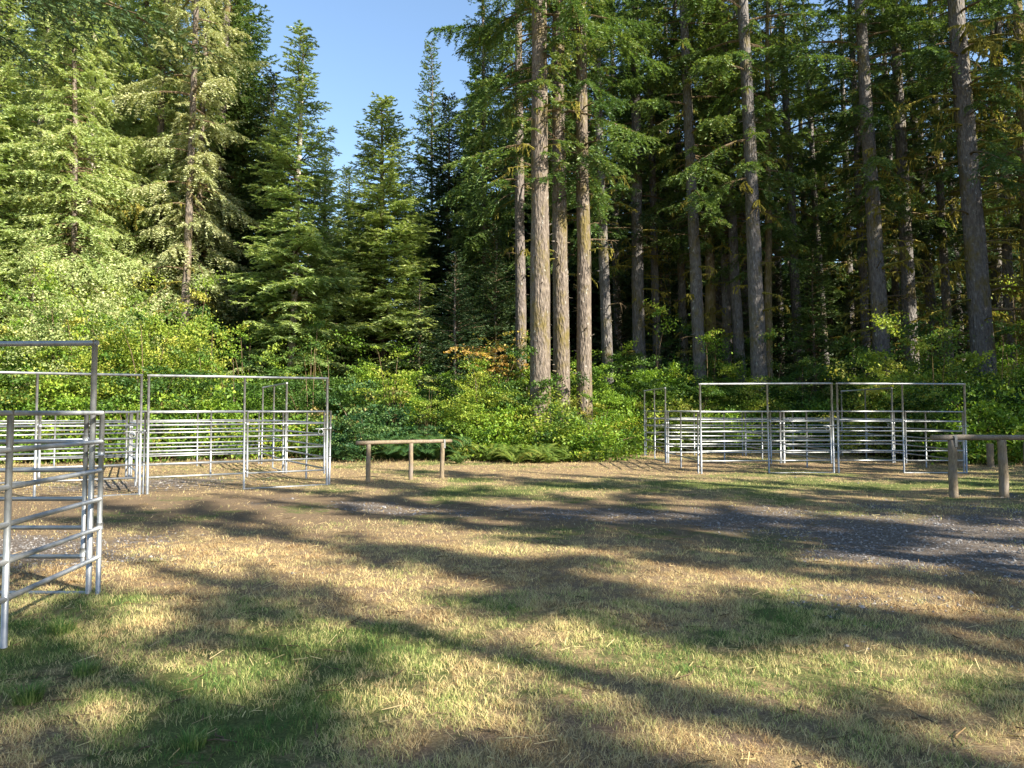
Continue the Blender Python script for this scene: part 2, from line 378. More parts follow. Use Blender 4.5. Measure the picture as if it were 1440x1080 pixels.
# ------------------------------------------------------------------ grass and gravel (uncountable)
def in_view(x, y, m=1.2):
    return (np.abs(x) < .72 * m * y + .2)
def build_grass():
    bx, by = [], []
    for y0, y1, dens in ((2.9, 4.5, 11000), (4.5, 6.5, 7000), (6.5, 9, 3400), (9, 13, 1100), (13, 18, 300), (18, 30, 170)):
        wid = .88 * y1; n = int(dens * (y1 - y0) * 2 * wid)
        x = rng.uniform(-wid, wid, n); y = rng.uniform(y0, y1, n); k = in_view(x, y); bx.append(x[k]); by.append(y[k])
    x = np.concatenate(bx); y = np.concatenate(by)
    clump = fbm(x, y, 5.5, 21) * .5 + vnoise(x, y, 16, 22) * .5
    keep = (rng.random(len(x)) < np.clip((clump - .30) * 2.8, .05, 1)) & (f_gravel(x, y) < .35 + .35 * rng.random(len(x))) & (f_dirt(x, y) * .93 < rng.random(len(x))) & (y < edge_n(x) + .4)
    x = x[keep]; y = y[keep]; clump = clump[keep]; n = len(x)
    gr = f_green(x, y) + (fbm(x, y, 3.3, 30) - .5) * 1.0 - .1
    green = rng.random(n) < np.clip(gr, .03, .9)
    h = np.where(green, rng.uniform(.02, .055, n), rng.uniform(.015, .045, n)) * (.5 + .8 * clump) * (1 + .012 * y) * (1 + 4.5 * np.exp(-(np.clip(edge_n(x) - y, 0, 9) / .7)) * rng.uniform(.2, 1.2, n))
    wd = rng.uniform(.00045, .0011, n) * (1 + .2 * y)
    a = rng.uniform(0, 2 * np.pi, n); lean = np.where(green, rng.uniform(.2, 1.0, n), rng.uniform(.4, 1.8, n)) * h
    z = g(x, y) - .004 + (fbm(x, y, 2.2, 5) - .5) * .035
    ux, uy = np.cos(a), np.sin(a); b = rng.uniform(0, 2 * np.pi, n); sx, sy = np.cos(b) * wd, np.sin(b) * wd
    P = np.stack([x, y, z], -1); S = np.stack([sx, sy, 0 * sx], -1)
    mid = P + np.stack([ux * lean * .35, uy * lean * .35, h * .65], -1)
    tip = P + np.stack([ux * lean, uy * lean, h], -1)
    V = np.stack([P - S, P + S, mid + S * .8, mid - S * .8, tip], 1).reshape(-1, 3)
    i = np.arange(n)[:, None] * 5
    Fq = i + np.array([[0, 1, 2, 3]]); Ft = i + np.array([[3, 2, 4]])
    tint = np.clip(.40 + .34 * (gr - .1) + rng.normal(0, .13, n) + (fbm(x, y, 2.7, 77) - .5) * .75 - .05 + np.where(green, .22, 0), 0, 1)
    me = mesh_np('grass', V, [Fq, Ft], M['blade'], tint=np.repeat(tint, 5))
    tag(link(bpy.data.objects.new('grass', me)), 'short dry and green grass blades over the clearing', 'grass', kind='stuff')
build_grass()

def build_straw():
    n = 3500
    y = 3 + 12 * rng.random(n) ** 1.7; x = rng.uniform(-.76, .76, n) * y
    k = (fbm(x, y, 1.2, 41) > .45) & (f_gravel(x, y) < .75); x, y = x[k], y[k]; n = len(x)
    a = rng.uniform(0, 2 * np.pi, n); l = rng.uniform(.03, .13, n); wd = rng.uniform(.0009, .0018, n) * (1 + .08 * y)
    z = g(x, y) + .004 + rng.uniform(0, .02, n) + (fbm(x, y, 2.2, 5) - .5) * .035
    P = np.stack([x, y, z], -1); D = np.stack([np.cos(a) * l, np.sin(a) * l, rng.uniform(-.01, .04, n)], -1)
    S = np.stack([-np.sin(a) * wd, np.cos(a) * wd, wd * .5], -1)
    V = np.stack([P - S, P + S, P + D + S, P + D - S], 1).reshape(-1, 3)
    me = mesh_np('straw_litter', V, np.arange(n)[:, None] * 4 + np.array([[0, 1, 2, 3]]), M['blade'], tint=np.repeat(rng.uniform(0, .5, n), 4))
    tag(link(bpy.data.objects.new('straw_litter', me)), 'loose dead straw stalks lying on the ground', 'straw', kind='stuff')
build_straw()

def build_twigs():
    r = np.random.default_rng(9); VV, QQ, off = [], [], 0
    for k in range(520):
        y = 3.2 + 14 * r.random() ** 1.5; x = r.uniform(-.76, .76) * y; a = r.uniform(0, 6.28); l = r.uniform(.04, .22)
        t = np.linspace(0, 1, 4); z0 = float(g(x, y)) + (float(fbm(np.array([x]), np.array([y]), 2.2, 5)[0]) - .5) * .035 + .012
        P = np.stack([x + np.cos(a) * l * t + r.normal(0, .006, 4), y + np.sin(a) * l * t + r.normal(0, .006, 4), z0 + r.uniform(-.004, .01, 4)], -1)
        v, q = tube_np(P, np.full(4, r.uniform(.0022, .005)), 4); VV.append(v); QQ.append(q + off); off += len(v)
    me = mesh_np('twig_litter', np.concatenate(VV), np.concatenate(QQ), M['twig'])
    tag(link(bpy.data.objects.new('twig_litter', me)), 'small dead twigs scattered over the clearing', 'twigs', kind='stuff')
def build_tufts():
    """the handful of taller green tufts in front"""
    for k, (px, py, n, h, lab) in enumerate([
        (268, 1052, 130, .10, 'bright green grass tuft alone in the dry straw at the bottom edge'),
        (40, 985, 260, .105, 'large tall green grass tuft in shade at the left edge'),
        (85, 895, 220, .13, 'green grass tuft just behind the shade beside the foot of the steel panel'),
        (120, 950, 180, .11, 'dark green grass tuft in the shade right of the large edge tuft')]):
        r = ray(px, py); tt = -CAMZ / r.z; cx, cy = r.x * tt, r.y * tt
        rad = h * (1.1 if n < 300 else 2.8)
        a0 = rng.uniform(0, 2 * np.pi, n); q = rng.random(n) ** .6 * rad * .6
        x = q * np.cos(a0); y = q * np.sin(a0); hh = rng.uniform(.5, 1.1, n) * h; a = a0 + rng.normal(0, .5, n); le = rng.uniform(.3, 1.1, n) * hh
        P = np.stack([x, y, 0 * x - .005], -1); b = a + 1.57; S = np.stack([np.cos(b), np.sin(b), 0 * b], -1) * rng.uniform(.0018, .0035, n)[:, None]
        mid = P + np.stack([np.cos(a) * le * .35, np.sin(a) * le * .35, hh * .7], -1); tip = P + np.stack([np.cos(a) * le, np.sin(a) * le, hh * .9], -1)
        V = np.stack([P - S, P + S, mid + S * .8, mid - S * .8, tip], 1).reshape(-1, 3); i = np.arange(n)[:, None] * 5
        me = mesh_np('grass_tuft', V, [i + np.array([[0, 1, 2, 3]]), i + np.array([[3, 2, 4]])], M['blade'], tint=np.repeat(rng.uniform(.72, 1, n), 5))
        o = link(bpy.data.objects.new('grass_tuft', me)); o.location = (cx, cy, 0.0 + float(g(cx, cy)))
        tag(o, lab, 'grass tuft')
build_tufts(); build_twigs()

def build_gravel():
    n = 60000
    y = 4.2 + 14 * rng.random(n) ** 1.4; x = rng.uniform(-.76, .76, n) * y
    k = f_gravel(x, y) + rng.normal(0, .12, n) > .5; x, y = x[k], y[k]; n = len(x)
    r = rng.lognormal(-4.75, .42, n) * (1 + .02 * y); r = np.clip(r, .005, .035)
    O = np.array([[1, 0, 0], [-1, 0, 0], [0, 1, 0], [0, -1, 0], [0, 0, 1], [0, 0, -1.]])
    V = O[None] * r[:, None, None] * rng.uniform(.6, 1.3, (n, 6, 1)) + rng.normal(0, .22, (n, 6, 3)) * r[:, None, None]
    V[:, :, 2] *= .7
    z = g(x, y) + (fbm(x, y, 2.2, 5) - .5) * .035 + r * .15
    V += np.stack([x, y, z], -1)[:, None, :]
    T = np.array([[0, 2, 4], [2, 1, 4], [1, 3, 4], [3, 0, 4], [2, 0, 5], [1, 2, 5], [3, 1, 5], [0, 3, 5]])
    me = mesh_np('gravel', V.reshape(-1, 3), (np.arange(n)[:, None, None] * 6 + T[None]).reshape(-1, 3), M['stone'], tint=np.repeat(rng.random(n) ** 1.4, 6))
    tag(link(bpy.data.objects.new('gravel', me)), 'grey crushed stone gravel of the worn track and pen floors', 'gravel', kind='stuff')
build_gravel()

# ------------------------------------------------------------------ corral panels
PH = 1.68; BOT = .34
RAILZ = [BOT + (PH - .02 - BOT) * k / 5 for k in range(6)]
_mesh_cache = {}
def pipe_mesh(name, length, r, vertical=False):
    key = (name, round(length, 3), r, vertical)
    if key not in _mesh_cache:
        mb = MB(); e = (0, 0, length) if vertical else (length, 0, 0)
        mb.tube([(0, 0, 0), e], r, 10); _mesh_cache[key] = mb.mesh(name, M['steel'])
    return _mesh_cache[key]
def pipe(name, parent, p, length, r, vertical=False):
    o = bpy.data.objects.new(name, pipe_mesh(name, length, r, vertical)); o.location = p
    return link(o, parent)
def frame_root(name, a, b, label, cat, group):
    a = Vector(a); b = Vector(b); dirn = b - a
    za, zb = float(g(a.x, a.y)), float(g(b.x, b.y))
    o = empty(name, (a.x, a.y, za), label, cat, group)
    o.rotation_euler = (0, -math.atan2(zb - za, dirn.length), math.atan2(dirn.y, dirn.x))
    return o, dirn.length
def corral_panel(a, b, label, group, nmid=1):
    root, Ln = frame_root('corral_panel', a, b, label, 'corral panel', group)
    for z in RAILZ: pipe('rail', root, (.02, 0, z), Ln - .04, .0205)
    for k in range(nmid + 2):
        x = .03 + (Ln - .06) * k / (nmid + 1); pipe('post', root, (x, 0, 0 if k in (0, nmid + 1) else .0), PH, .0225, True)
    for x in (.03, Ln - .03):
        for z in (.62, 1.30):
            m = MB(); m.tube([(x, 0, z - .03), (x, 0, z + .03)], .031, 8); m.build('pin_lug', M['steel'], root)
    return root
def gate_leaf(root, x0, x1, ring_side, hinge_side):
    gt = bpy.data.objects.new('gate', pipe_mesh('gate_stile', PH - .27, .0215, True)); link(gt, root); gt.location = (x0, 0, .26)
    pipe('gate_post', gt, (x1 - x0, 0, 0), PH - .27, .0215, True)
    for z in RAILZ: pipe('gate_rail', gt, (0, 0, z - .26), x1 - x0, .0205)
    m = MB(); rx = (x1 - x0 - .09) if ring_side > 0 else .09
    pts = [(rx + .055 * math.cos(k * math.pi / 8), -.045, 1.0 - .055 + .055 * math.sin(k * math.pi / 8)) for k in range(17)]
    m.tube(pts, .008, 6, cap=False); m.build('latch_ring', M['steel'], gt)
    m = MB(); m.tube([(rx - .12 * ring_side, -.035, 1.01), (rx + .22 * ring_side, -.035, 1.01)], .012, 6); m.build('latch_bar', M['steel'], gt)
    hx = 0 if hinge_side < 0 else x1 - x0
    for z in (.12, 1.16):
        m = MB(); m.tube([(hx, 0, z), (hx + .07 * hinge_side, 0, z)], .019, 8); m.tube([(hx, 0, z - .04), (hx, 0, z + .04)], .03, 8)
        m.build('hinge', M['steel'], gt)
def bow_gate(a, b, label, group, gate_right=True, H=2.44, mid=.51, name='bow_gate_panel', flip=False):
    root, Ln = frame_root(name, a, b, label, 'bow gate panel', group)
    r = .026
    pipe('tall_post', root, (.03, 0, 0), H, r, True); pipe('tall_post', root, (Ln - .03, 0, 0), H, r, True)
    pipe('top_bar', root, (.03 - r, 0, H - r), Ln - .06 + 2 * r, r)
    mx = Ln * mid if gate_right else Ln * (1 - mid)
    pipe('tall_post', root, (mx, 0, 0), H - .04, .023, True)
    g0, g1 = (mx + .065, Ln - .09) if gate_right else (.09, mx - .065)
    f0, f1 = (.03, mx) if gate_right else (mx, Ln - .03)
    for z in RAILZ: pipe('rail', root, (f0, 0, z), f1 - f0, .0205)
    s0, s1 = (mx, Ln - .03) if gate_right else (.03, mx)
    pipe('sill_bar', root, (s0, 0, .008), s1 - s0, .02)
    gate_leaf(root, g0, g1, 1 if gate_right != flip else -1, -1 if gate_right != flip else 1)
    return root
GL = 'steel corral panels of the left pens'; GR = 'steel corral panels of the right pens'
GB = 'tall bow gate panels of the pens'
u = Vector((.886, .463)); P0 = Vector((-4.16, 16.2)); P1 = Vector((-6.04, 19.1)); P2 = Vector((-7.93, 22.6)); W_ = 3.68
def V2(p, k): return p - u * k
bow_gate(V2(P0, W_), P0, 'tall galvanised bow gate panel, front right end of the left pens', GB)
bow_gate(V2(P0, 2 * W_ + .08), V2(P0, W_ + .08), 'tall galvanised bow gate panel cut by the left edge, front of left pens', GB)
corral_panel(P0 + Vector((.02, .05)), P1, 'low six-rail steel panel closing the right side of the left pens', GL)
bow_gate(P2, P1 + Vector((-.03, .05)), 'tall bow gate panel seen obliquely in the back of the left pens', GB)
corral_panel(V2(P1, W_), V2(P1, .05), 'middle row steel panel seen through the left pens front bow gate', GL)
corral_panel(V2(P1, 2 * W_), V2(P1, W_ + .05), 'middle row steel panel behind the gate at the left edge', GL)
corral_panel(V2(P2, W_), V2(P2, .05), 'back row steel panel of the left pens, right one', GL)
corral_panel(V2(P2, 2 * W_), V2(P2, W_ + .05), 'back row steel panel of the left pens, left one', GL)
corral_panel(V2(P0, W_ + .04) + Vector((-.03, .06)), V2(P1, W_ + .02), 'front divider panel seen end-on between the two left pens', GL)
corral_panel(V2(P1, W_ + .03) + Vector((-.03, .06)), V2(P2, W_ + .02), 'rear divider panel seen end-on between the two left pens', GL)
# right pens
xL, xM, xR = 5.06, 8.70, 12.34; yF, yM, yB = 19.25, 22.95, 26.7
bow_gate((xL, yF - .05), (xM, yF), 'tall bow gate panel at front left of the right pens', GB)
bow_gate((xM + .07, yF), (xR, yF + .1), 'tall bow gate panel at front right of the right pens, behind the log rail', GB)
corral_panel((xL - .02, yF + .05), (xL - .1, yM), 'low steel panel closing the left side of the right pens', GR)
bow_gate((xL - .1, yB), (xL - .1, yM + .06), 'tall bow gate panel seen edge-on at far left of the right pens', GB)
corral_panel((xR - .02, yF + .2), (xR + .02, yM + .15), 'low steel panel closing the right side of the right pens', GR)
bow_gate((xR + .1, yB + .2), (xR + .04, yM + .22), 'tall slanting bow gate panel seen inside the right pens', GB)
corral_panel((xL - .06, yM + .02), (xM - .02, yM + .04), 'middle row panel of the right pens, left one', GR)
corral_panel((xM + .05, yM + .04), (xR - .02, yM + .1), 'middle row panel of the right pens, right one', GR)
corral_panel((xL - .06, yB + .05), (xM - .02, yB + .05), 'back row panel of the right pens, left one', GR)
corral_panel((xM + .05, yB + .05), (xR + .06, yB + .2), 'back row panel of the right pens, right one', GR)
corral_panel((xM + .03, yF + .07), (xM + .02, yM - .03), 'front divider panel between the two right pens', GR)
corral_panel((xM + .02, yM + .09), (xM + .02, yB), 'rear divider panel between the two right pens', GR)
# near pen at the left edge
NF = Vector((-3.86, 6.62))
bow_gate(NF + Vector((-3.66, .12)), NF, 'nearest tall bow gate panel at the left edge with its top bar above', GB, True, H=2.34, mid=.46, flip=True)
nd = Vector((.19, -1.44)).normalized()
corral_panel(NF + Vector((.06, .02)) + nd * 3.05, NF + Vector((.06, .02)), 'nearest low six-rail steel panel coming toward the camera at the left edge', 'near steel corral panels')

# ------------------------------------------------------------------ hitching rails and posts
def log(mb, a, b, r0, r1, seg=14, n=7):
    a = Vector(a); b = Vector(b)
    pts = [a.lerp(b, k / n) + Vector((random.uniform(-1, 1), random.uniform(-1, 1), random.uniform(-1, 1))) * r0 * .07 for k in range(n + 1)]
    rr = [(r0 + (r1 - r0) * k / n) * random.uniform(.96, 1.04) for k in range(n + 1)]
    e = (b - a).normalized() * r0 * .06
    mb.tube([pts[0] - e] + pts + [pts[-1] + e], [rr[0] * .9] + rr + [rr[-1] * .9], seg)
def hitching_rail(a, b, ts, h, r, label, straps, side=-1, pr=.08):
    a = Vector(a); b = Vector(b); za = float(g(a.x, a.y)); zb = float(g(b.x, b.y))
    root = empty('hitching_rail', (a.x, a.y, za), label, 'hitching rail', 'log hitching rails')
    root.rotation_euler.z = math.atan2(b.y - a.y, b.x - a.x); Ln = (b - a).length; dz = zb - za
    m = MB(); log(m, (0, 0, h - r), (Ln, 0, h - r + dz), r, r * .95, n=12); m.build('rail', M['wood'], root)
    for i, t_ in enumerate(ts):
        m = MB(); x = Ln * t_; top = h - r * 1.9 + dz * t_
        log(m, (x + random.uniform(-.02, .05), 0, -.12 + dz * t_), (x, 0, top), pr * 1.05, pr * .95); m.build('post', M['wood'], root)
        if i in straps:
            m = MB(); m.box((x + .03, side * (pr + .004), top - .03), (.045, .008, .20))
            m.box((x + .03, side * (r + .006), top + r * .9), (.045, .008, r * 1.9)); m.build('metal_strap', M['strap'], root, smooth=False)
def gpt(px, d): return ((px - 720) / F * d, d)
hitching_rail(gpt(502, 16.6), gpt(635, 18.0), [.12, .555, .90], .97, .047, 'weathered log hitching rail on three posts beside the left pens', [2], pr=.055)
hitching_rail(gpt(1308, 14.0), (12.4, 14.05), [.098, .335, .66, .92], 1.22, .056, 'large log hitching rail cut by the right edge, in front of the right pens', [0])
for px, d, h, r, lab in ((1347, 21.5, .78, .10, 'short round timber post behind the gate at right end of the right pens'),
                         (1390, 21.0, .70, .095, 'short timber post with yellow moss top between the log rail posts'),
                         (1442, 20.6, .74, .10, 'short timber post at the right edge beyond the log rail')):
    x, y = gpt(px, d); root = empty('wooden_post', (x, y, float(g(x, y))), lab, 'wooden post', 'short timber posts')
    m = MB(); log(m, (0, 0, -.1), (0, 0, h), r, r * .97); m.build('shaft', M['wood'], root)
    m = MB(); m.tube([(0, 0, h), (0, 0, h + .03)], [r * .95, r * .6], 14, rough=.15); m.build('moss_cap', M['mosscap'], root)

# ------------------------------------------------------------------ conifers
def conifer_crown(seed, H, hb, Rm, per_m=7, leaf=.13, shoots_m=8.5, m=6, droop=.35, shape='cone', irregular=.35, hang=.35, moss=0.0, gap=0.0, top=None, name='crown', mat='needle', inner=0.0):
    r = np.random.default_rng(seed)
    nb = int((H - hb) * per_m); zf = (np.arange(nb) + r.random(nb)) / nb
    zs = hb + zf * (H - hb - .3)
    LV, LT, BV, BQ, MV, MT = [], [], [], [], [], []; nv = nbv = nm = 0
    azs = np.cumsum(np.full(nb, 2.399)) + r.normal(0, .5, nb)
    lob = r.random((3,)) * 6.28
    for k in range(nb):
        z0 = zs[k]; f = (z0 - hb) / (H - hb); az = azs[k]
        if shape == 'cone': Lp = Rm * (1 - f) ** .85 + .25
        else: Lp = Rm * min(1, .55 + f * 2.2) * (1 - f ** 2.2) ** .8 + .3
        Lb = Lp * (1 - irregular * r.random()) * (1 + .25 * irregular * math.sin(az * 2 + lob[0]) + .3 * irregular * math.sin(z0 * 1.1 + lob[1]))
        if r.random() < gap: Lb *= .35
        if Lb < .2: continue
        rise = (.05 + .6 * f + .12 * r.normal()) if shape == 'cone' else (.10 + .45 * f + .15 * r.normal())
        dr = droop * (1.15 - f) * r.uniform(.7, 1.3)
        np_ = 7; t = np.linspace(0, 1, np_)
        side = r.normal(0, .12) * Lb
        out = np.array([math.cos(az), math.sin(az), 0]); lat = np.array([-math.sin(az), math.cos(az), 0])
        def bp(t):
            t = np.asarray(t)[..., None]
            return out * (Lb * t * (1 - .06 * t)) + lat * (side * t * t) + np.array([0, 0, 1.]) * (z0 + Lb * (rise * t - dr * t ** 1.6 + .22 * dr * t ** 3.5))
        P = bp(t); vv, qq = tube_np(P, np.linspace(.012 + .012 * Lb, .004, np_), 4); BV.append(vv); BQ.append(qq + nbv); nbv += len(vv)
        ns = max(5, int(Lb * shoots_m)); ts = np.linspace(max(.14 if f > .3 else .22, inner), 1, ns) + r.normal(0, .01, ns); ts = np.clip(ts, .08, 1)
        base = bp(ts); d = unit(bp(np.clip(ts + .03, 0, 1.03)) - bp(ts - .03))
        sg = np.where(np.arange(ns) % 2, 1, -1)[:, None]; sd = unit(np.cross(d, [0, 0, 1.])) * sg
        ang = np.radians(r.normal(52, 10, ns))[:, None] * (1 - .6 * (ts[:, None] > .93))
        sdir = unit(d * np.cos(ang) + sd * np.sin(ang) + np.array([0, 0, 1.]) * r.normal(-.12, .22, ns)[:, None])
        ls = np.clip(Lb * .36 * (1.12 - ts) * r.uniform(.55, 1.2, ns) + .14, .12, 1.15)
        s = (np.arange(m) + .5) / m
        lm = np.clip(ls / .5, .7, 1.35)
        pts = base[:, None] + sdir[:, None] * (ls[:, None] * s[None])[..., None]
        pts[..., 2] -= hang * (ls[:, None] * s[None] ** 2 * ls[:, None])
        perp = unit(np.cross(sdir, np.array([0, 0, 1.]))) 
        for sgn in (-1, 1):
            dirn = unit(sdir[:, None] * .75 + perp[:, None] * (sgn * r.uniform(.35, 1.0, (ns, m, 1))) + r.normal(0, .28, (ns, m, 3)))
            ll = leaf * r.uniform(.7, 1.35, (ns, m, 1)) * lm[:, None, None]
            ww = unit(np.cross(dirn, r.normal(0, .6, (ns, m, 3)) + np.array([0, 0, 1.]))) * ll * r.uniform(.13, .21, (ns, m, 1)) * (1 + .5 * (leaf > .2))
            a = pts - dirn * ll * .25; tip = pts + dirn * ll; midp = pts + dirn * ll * .35
            tri = np.stack([a, midp + ww, tip, midp - ww], 2).reshape(-1, 3)
            LV.append(tri); c = len(tri) // 4
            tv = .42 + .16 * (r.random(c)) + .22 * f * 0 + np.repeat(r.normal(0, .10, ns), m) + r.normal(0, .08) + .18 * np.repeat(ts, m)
            LT.append(np.repeat(tv, 4)); nv += len(tri)
        if moss and r.random() < moss:
            q = r.random(18) * .85; b0 = bp(q) ; hl = r.uniform(.08, .45, 18)
            wv = unit(r.normal(0, 1, (18, 3)) * [1, 1, .1]) * .035
            tri = np.stack([b0 - wv, b0 + wv, b0 + np.stack([r.normal(0, .04, 18), r.normal(0, .04, 18), -hl], -1)], 1).reshape(-1, 3)
            MV.append(tri)
    LVc = np.concatenate(LV); nL = len(LVc)
    BVc = np.concatenate(BV); BQc = np.concatenate(BQ)
    V = [LVc, BVc]; Fs = [np.arange(nL).reshape(-1, 4), BQc + nL]; mi = [np.zeros(nL // 4), np.ones(len(BQc))]
    tn = [np.concatenate(LT), np.full(len(BVc), .5)]
    mats = [M[mat], M['twig']]
    if MV:
        MVc = np.concatenate(MV); off = nL + len(BVc); V.append(MVc); Fs.append(np.arange(len(MVc)).reshape(-1, 3) + off)
        mi.append(np.full(len(MVc) // 3, 2)); tn.append(r.random(len(MVc))); mats.append(M['moss'])
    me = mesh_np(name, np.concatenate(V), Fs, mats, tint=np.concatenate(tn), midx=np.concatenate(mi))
    return me

CR = {}
for i in range(2):
    CR['young', i] = (conifer_crown(10 + i, 20, 1.0, 3.6, per_m=19, leaf=.125, shape='cone', droop=.3, shoots_m=11, m=12, irregular=.3), 20)
    CR['point', i] = (conifer_crown(15 + i, 21, 4.2, 3.1, per_m=14, leaf=.125, shape='cone', droop=.35, shoots_m=11, m=12, irregular=.35, inner=.2), 21)
    CR['mid', i] = (conifer_crown(20 + i, 38, 8.0, 4.5, per_m=11.0, leaf=.13, shape='cone', droop=.55, hang=.9, irregular=.6, moss=.1, gap=.08, shoots_m=10, m=12, inner=.22), 38)
    CR['tall', i] = (conifer_crown(30 + i, 40, 13.0, 5.4, per_m=4.1, leaf=.125, shape='oval', droop=.55, hang=.9, irregular=.7, moss=.45, gap=.28, shoots_m=10, m=13, inner=.36), 40)
    CR['back', i] = (conifer_crown(40 + i, 30, 3.0, 4.8, per_m=7.0, leaf=.34, shape='cone', droop=.45, irregular=.5, shoots_m=6, m=5, gap=.1), 30)
    CR['gappy', i] = (conifer_crown(60 + i, 34, 7.0, 5.0, per_m=4, leaf=.26, shape='oval', droop=.4, hang=.5, irregular=.6, gap=.25, shoots_m=9, m=7), 34)
    if i: CR['bough', 0] = (conifer_crown(77, 19, 7.5, 5.6, per_m=5, leaf=.075, shape='oval', droop=.34, hang=.5, irregular=.5, shoots_m=13, m=13, inner=.12), 19)
    CR['low', i] = (conifer_crown(50 + i, 11, .4, 3.0, per_m=14, leaf=.13, shape='cone', droop=.35, shoots_m=10, m=8), 11)
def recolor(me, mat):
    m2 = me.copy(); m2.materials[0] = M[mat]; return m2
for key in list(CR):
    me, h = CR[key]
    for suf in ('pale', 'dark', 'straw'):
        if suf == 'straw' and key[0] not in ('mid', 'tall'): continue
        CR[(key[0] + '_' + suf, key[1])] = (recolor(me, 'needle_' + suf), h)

def dead_branch_mesh(seed, Lb, moss, droop):
    r = np.random.default_rng(seed); BV, BQ, MV = [], [], []; nb = 0; t = np.linspace(0, 1, 9)
    up = r.uniform(-.12, .22); out = np.array([1., 0, 0]); lat = np.array([0, 1., 0])
    wob = np.cumsum(r.normal(0, .035 * Lb, 9)) * t
    P = out * (Lb * t)[:, None] + lat * wob[:, None] + np.array([0, 0, 1.]) * (Lb * (up * t - droop * t ** 2) + np.cumsum(r.normal(0, .025 * Lb, 9)) * t)[:, None]
    def addb(P, ra, rb):
        nonlocal nb
        v, q = tube_np(P, np.linspace(ra, rb, len(P)), 5); BV.append(v); BQ.append(q + nb); nb += len(v)
    addb(P, (.032 if moss else .02) + .011 * Lb, .008)
    paths = [P]
    for j in range(r.integers(2, 6)):
        i0 = r.integers(2, 8); e = unit(out * r.uniform(.2, 1) + lat * r.normal(0, .8) + np.array([0, 0, r.normal(-.3, .4)]))
        Q = P[i0] + e * (np.linspace(0, 1, 9) * Lb * r.uniform(.15, .45))[:, None]; Q[:, 2] -= np.linspace(0, 1, 9) ** 2 * Lb * .12; addb(Q, .012, .004); paths.append(Q)
    for P_ in paths if moss else []:
        ln = np.linalg.norm(P_[-1] - P_[0]); c = int(34 * ln) + 3; q = r.random(c) * .97; idx = q * 8; i0 = idx.astype(int); fr = (idx - i0)[:, None]
        b0 = P_[i0] * (1 - fr) + P_[np.minimum(i0 + 1, 8)] * fr
        wv = unit(r.normal(0, 1, (c, 3)) * [1, 1, .3]) * r.uniform(.02, .055, (c, 1)); hl = r.uniform(.03, .16, c) * (1 + 1.8 * (r.random(c) < .12))
        MV.append(np.stack([b0 - wv + [0, 0, .02], b0 + wv + [0, 0, .02], b0 + np.stack([r.normal(0, .02, c), r.normal(0, .02, c), -hl], -1)], 1).reshape(-1, 3))
    BVc = np.concatenate(BV); V = [BVc]; Fs = [np.concatenate(BQ)]; mi = [np.full(len(Fs[0]), 1 if moss else 0)]; tn = [np.full(len(BVc), .45)]
    if MV:
        MVc = np.concatenate(MV); V.append(MVc); Fs.append(np.arange(len(MVc)).reshape(-1, 3) + len(BVc)); mi.append(np.ones(len(MVc) // 3)); tn.append(np.clip(r.random(len(MVc)), 0, 1))
    return mesh_np('dead_branch', np.concatenate(V), Fs, [M['twig'], M['moss']], tint=np.concatenate(tn), midx=np.concatenate(mi))
DB = [dead_branch_mesh(200 + i, 1.0 + .22 * i, i % 4 != 0, .12 + .05 * (i % 7)) for i in range(14)]
def add_dead(root, seed, H, r0, dead, bias):
    r = random.Random(seed); z0, z1, n, l0, l1 = dead
    for k in range(min(96, int(n * 1.5))):
        z = r.uniform(z0, z1); Lb = r.uniform(l0, l1) * (.65 + .35 * (z - z0) / (z1 - z0 + .1))
        i = r.randrange(14) if Lb > 1.5 else r.randrange(7); o = bpy.data.objects.new('dead_branch', DB[i]); link(o, root)
        az = r.uniform(0, 6.28) if bias is None or r.random() < .35 else r.gauss(bias, .6)
        rr = r0 * (1 - .62 * z / H) * .8; o.location = (rr * math.cos(az), rr * math.sin(az), z); o.rotation_euler = (r.uniform(-.5, .5), r.uniform(-.15, .2), az)
        sc_ = Lb / (1.0 + .22 * i); o.scale = (sc_, sc_, sc_)

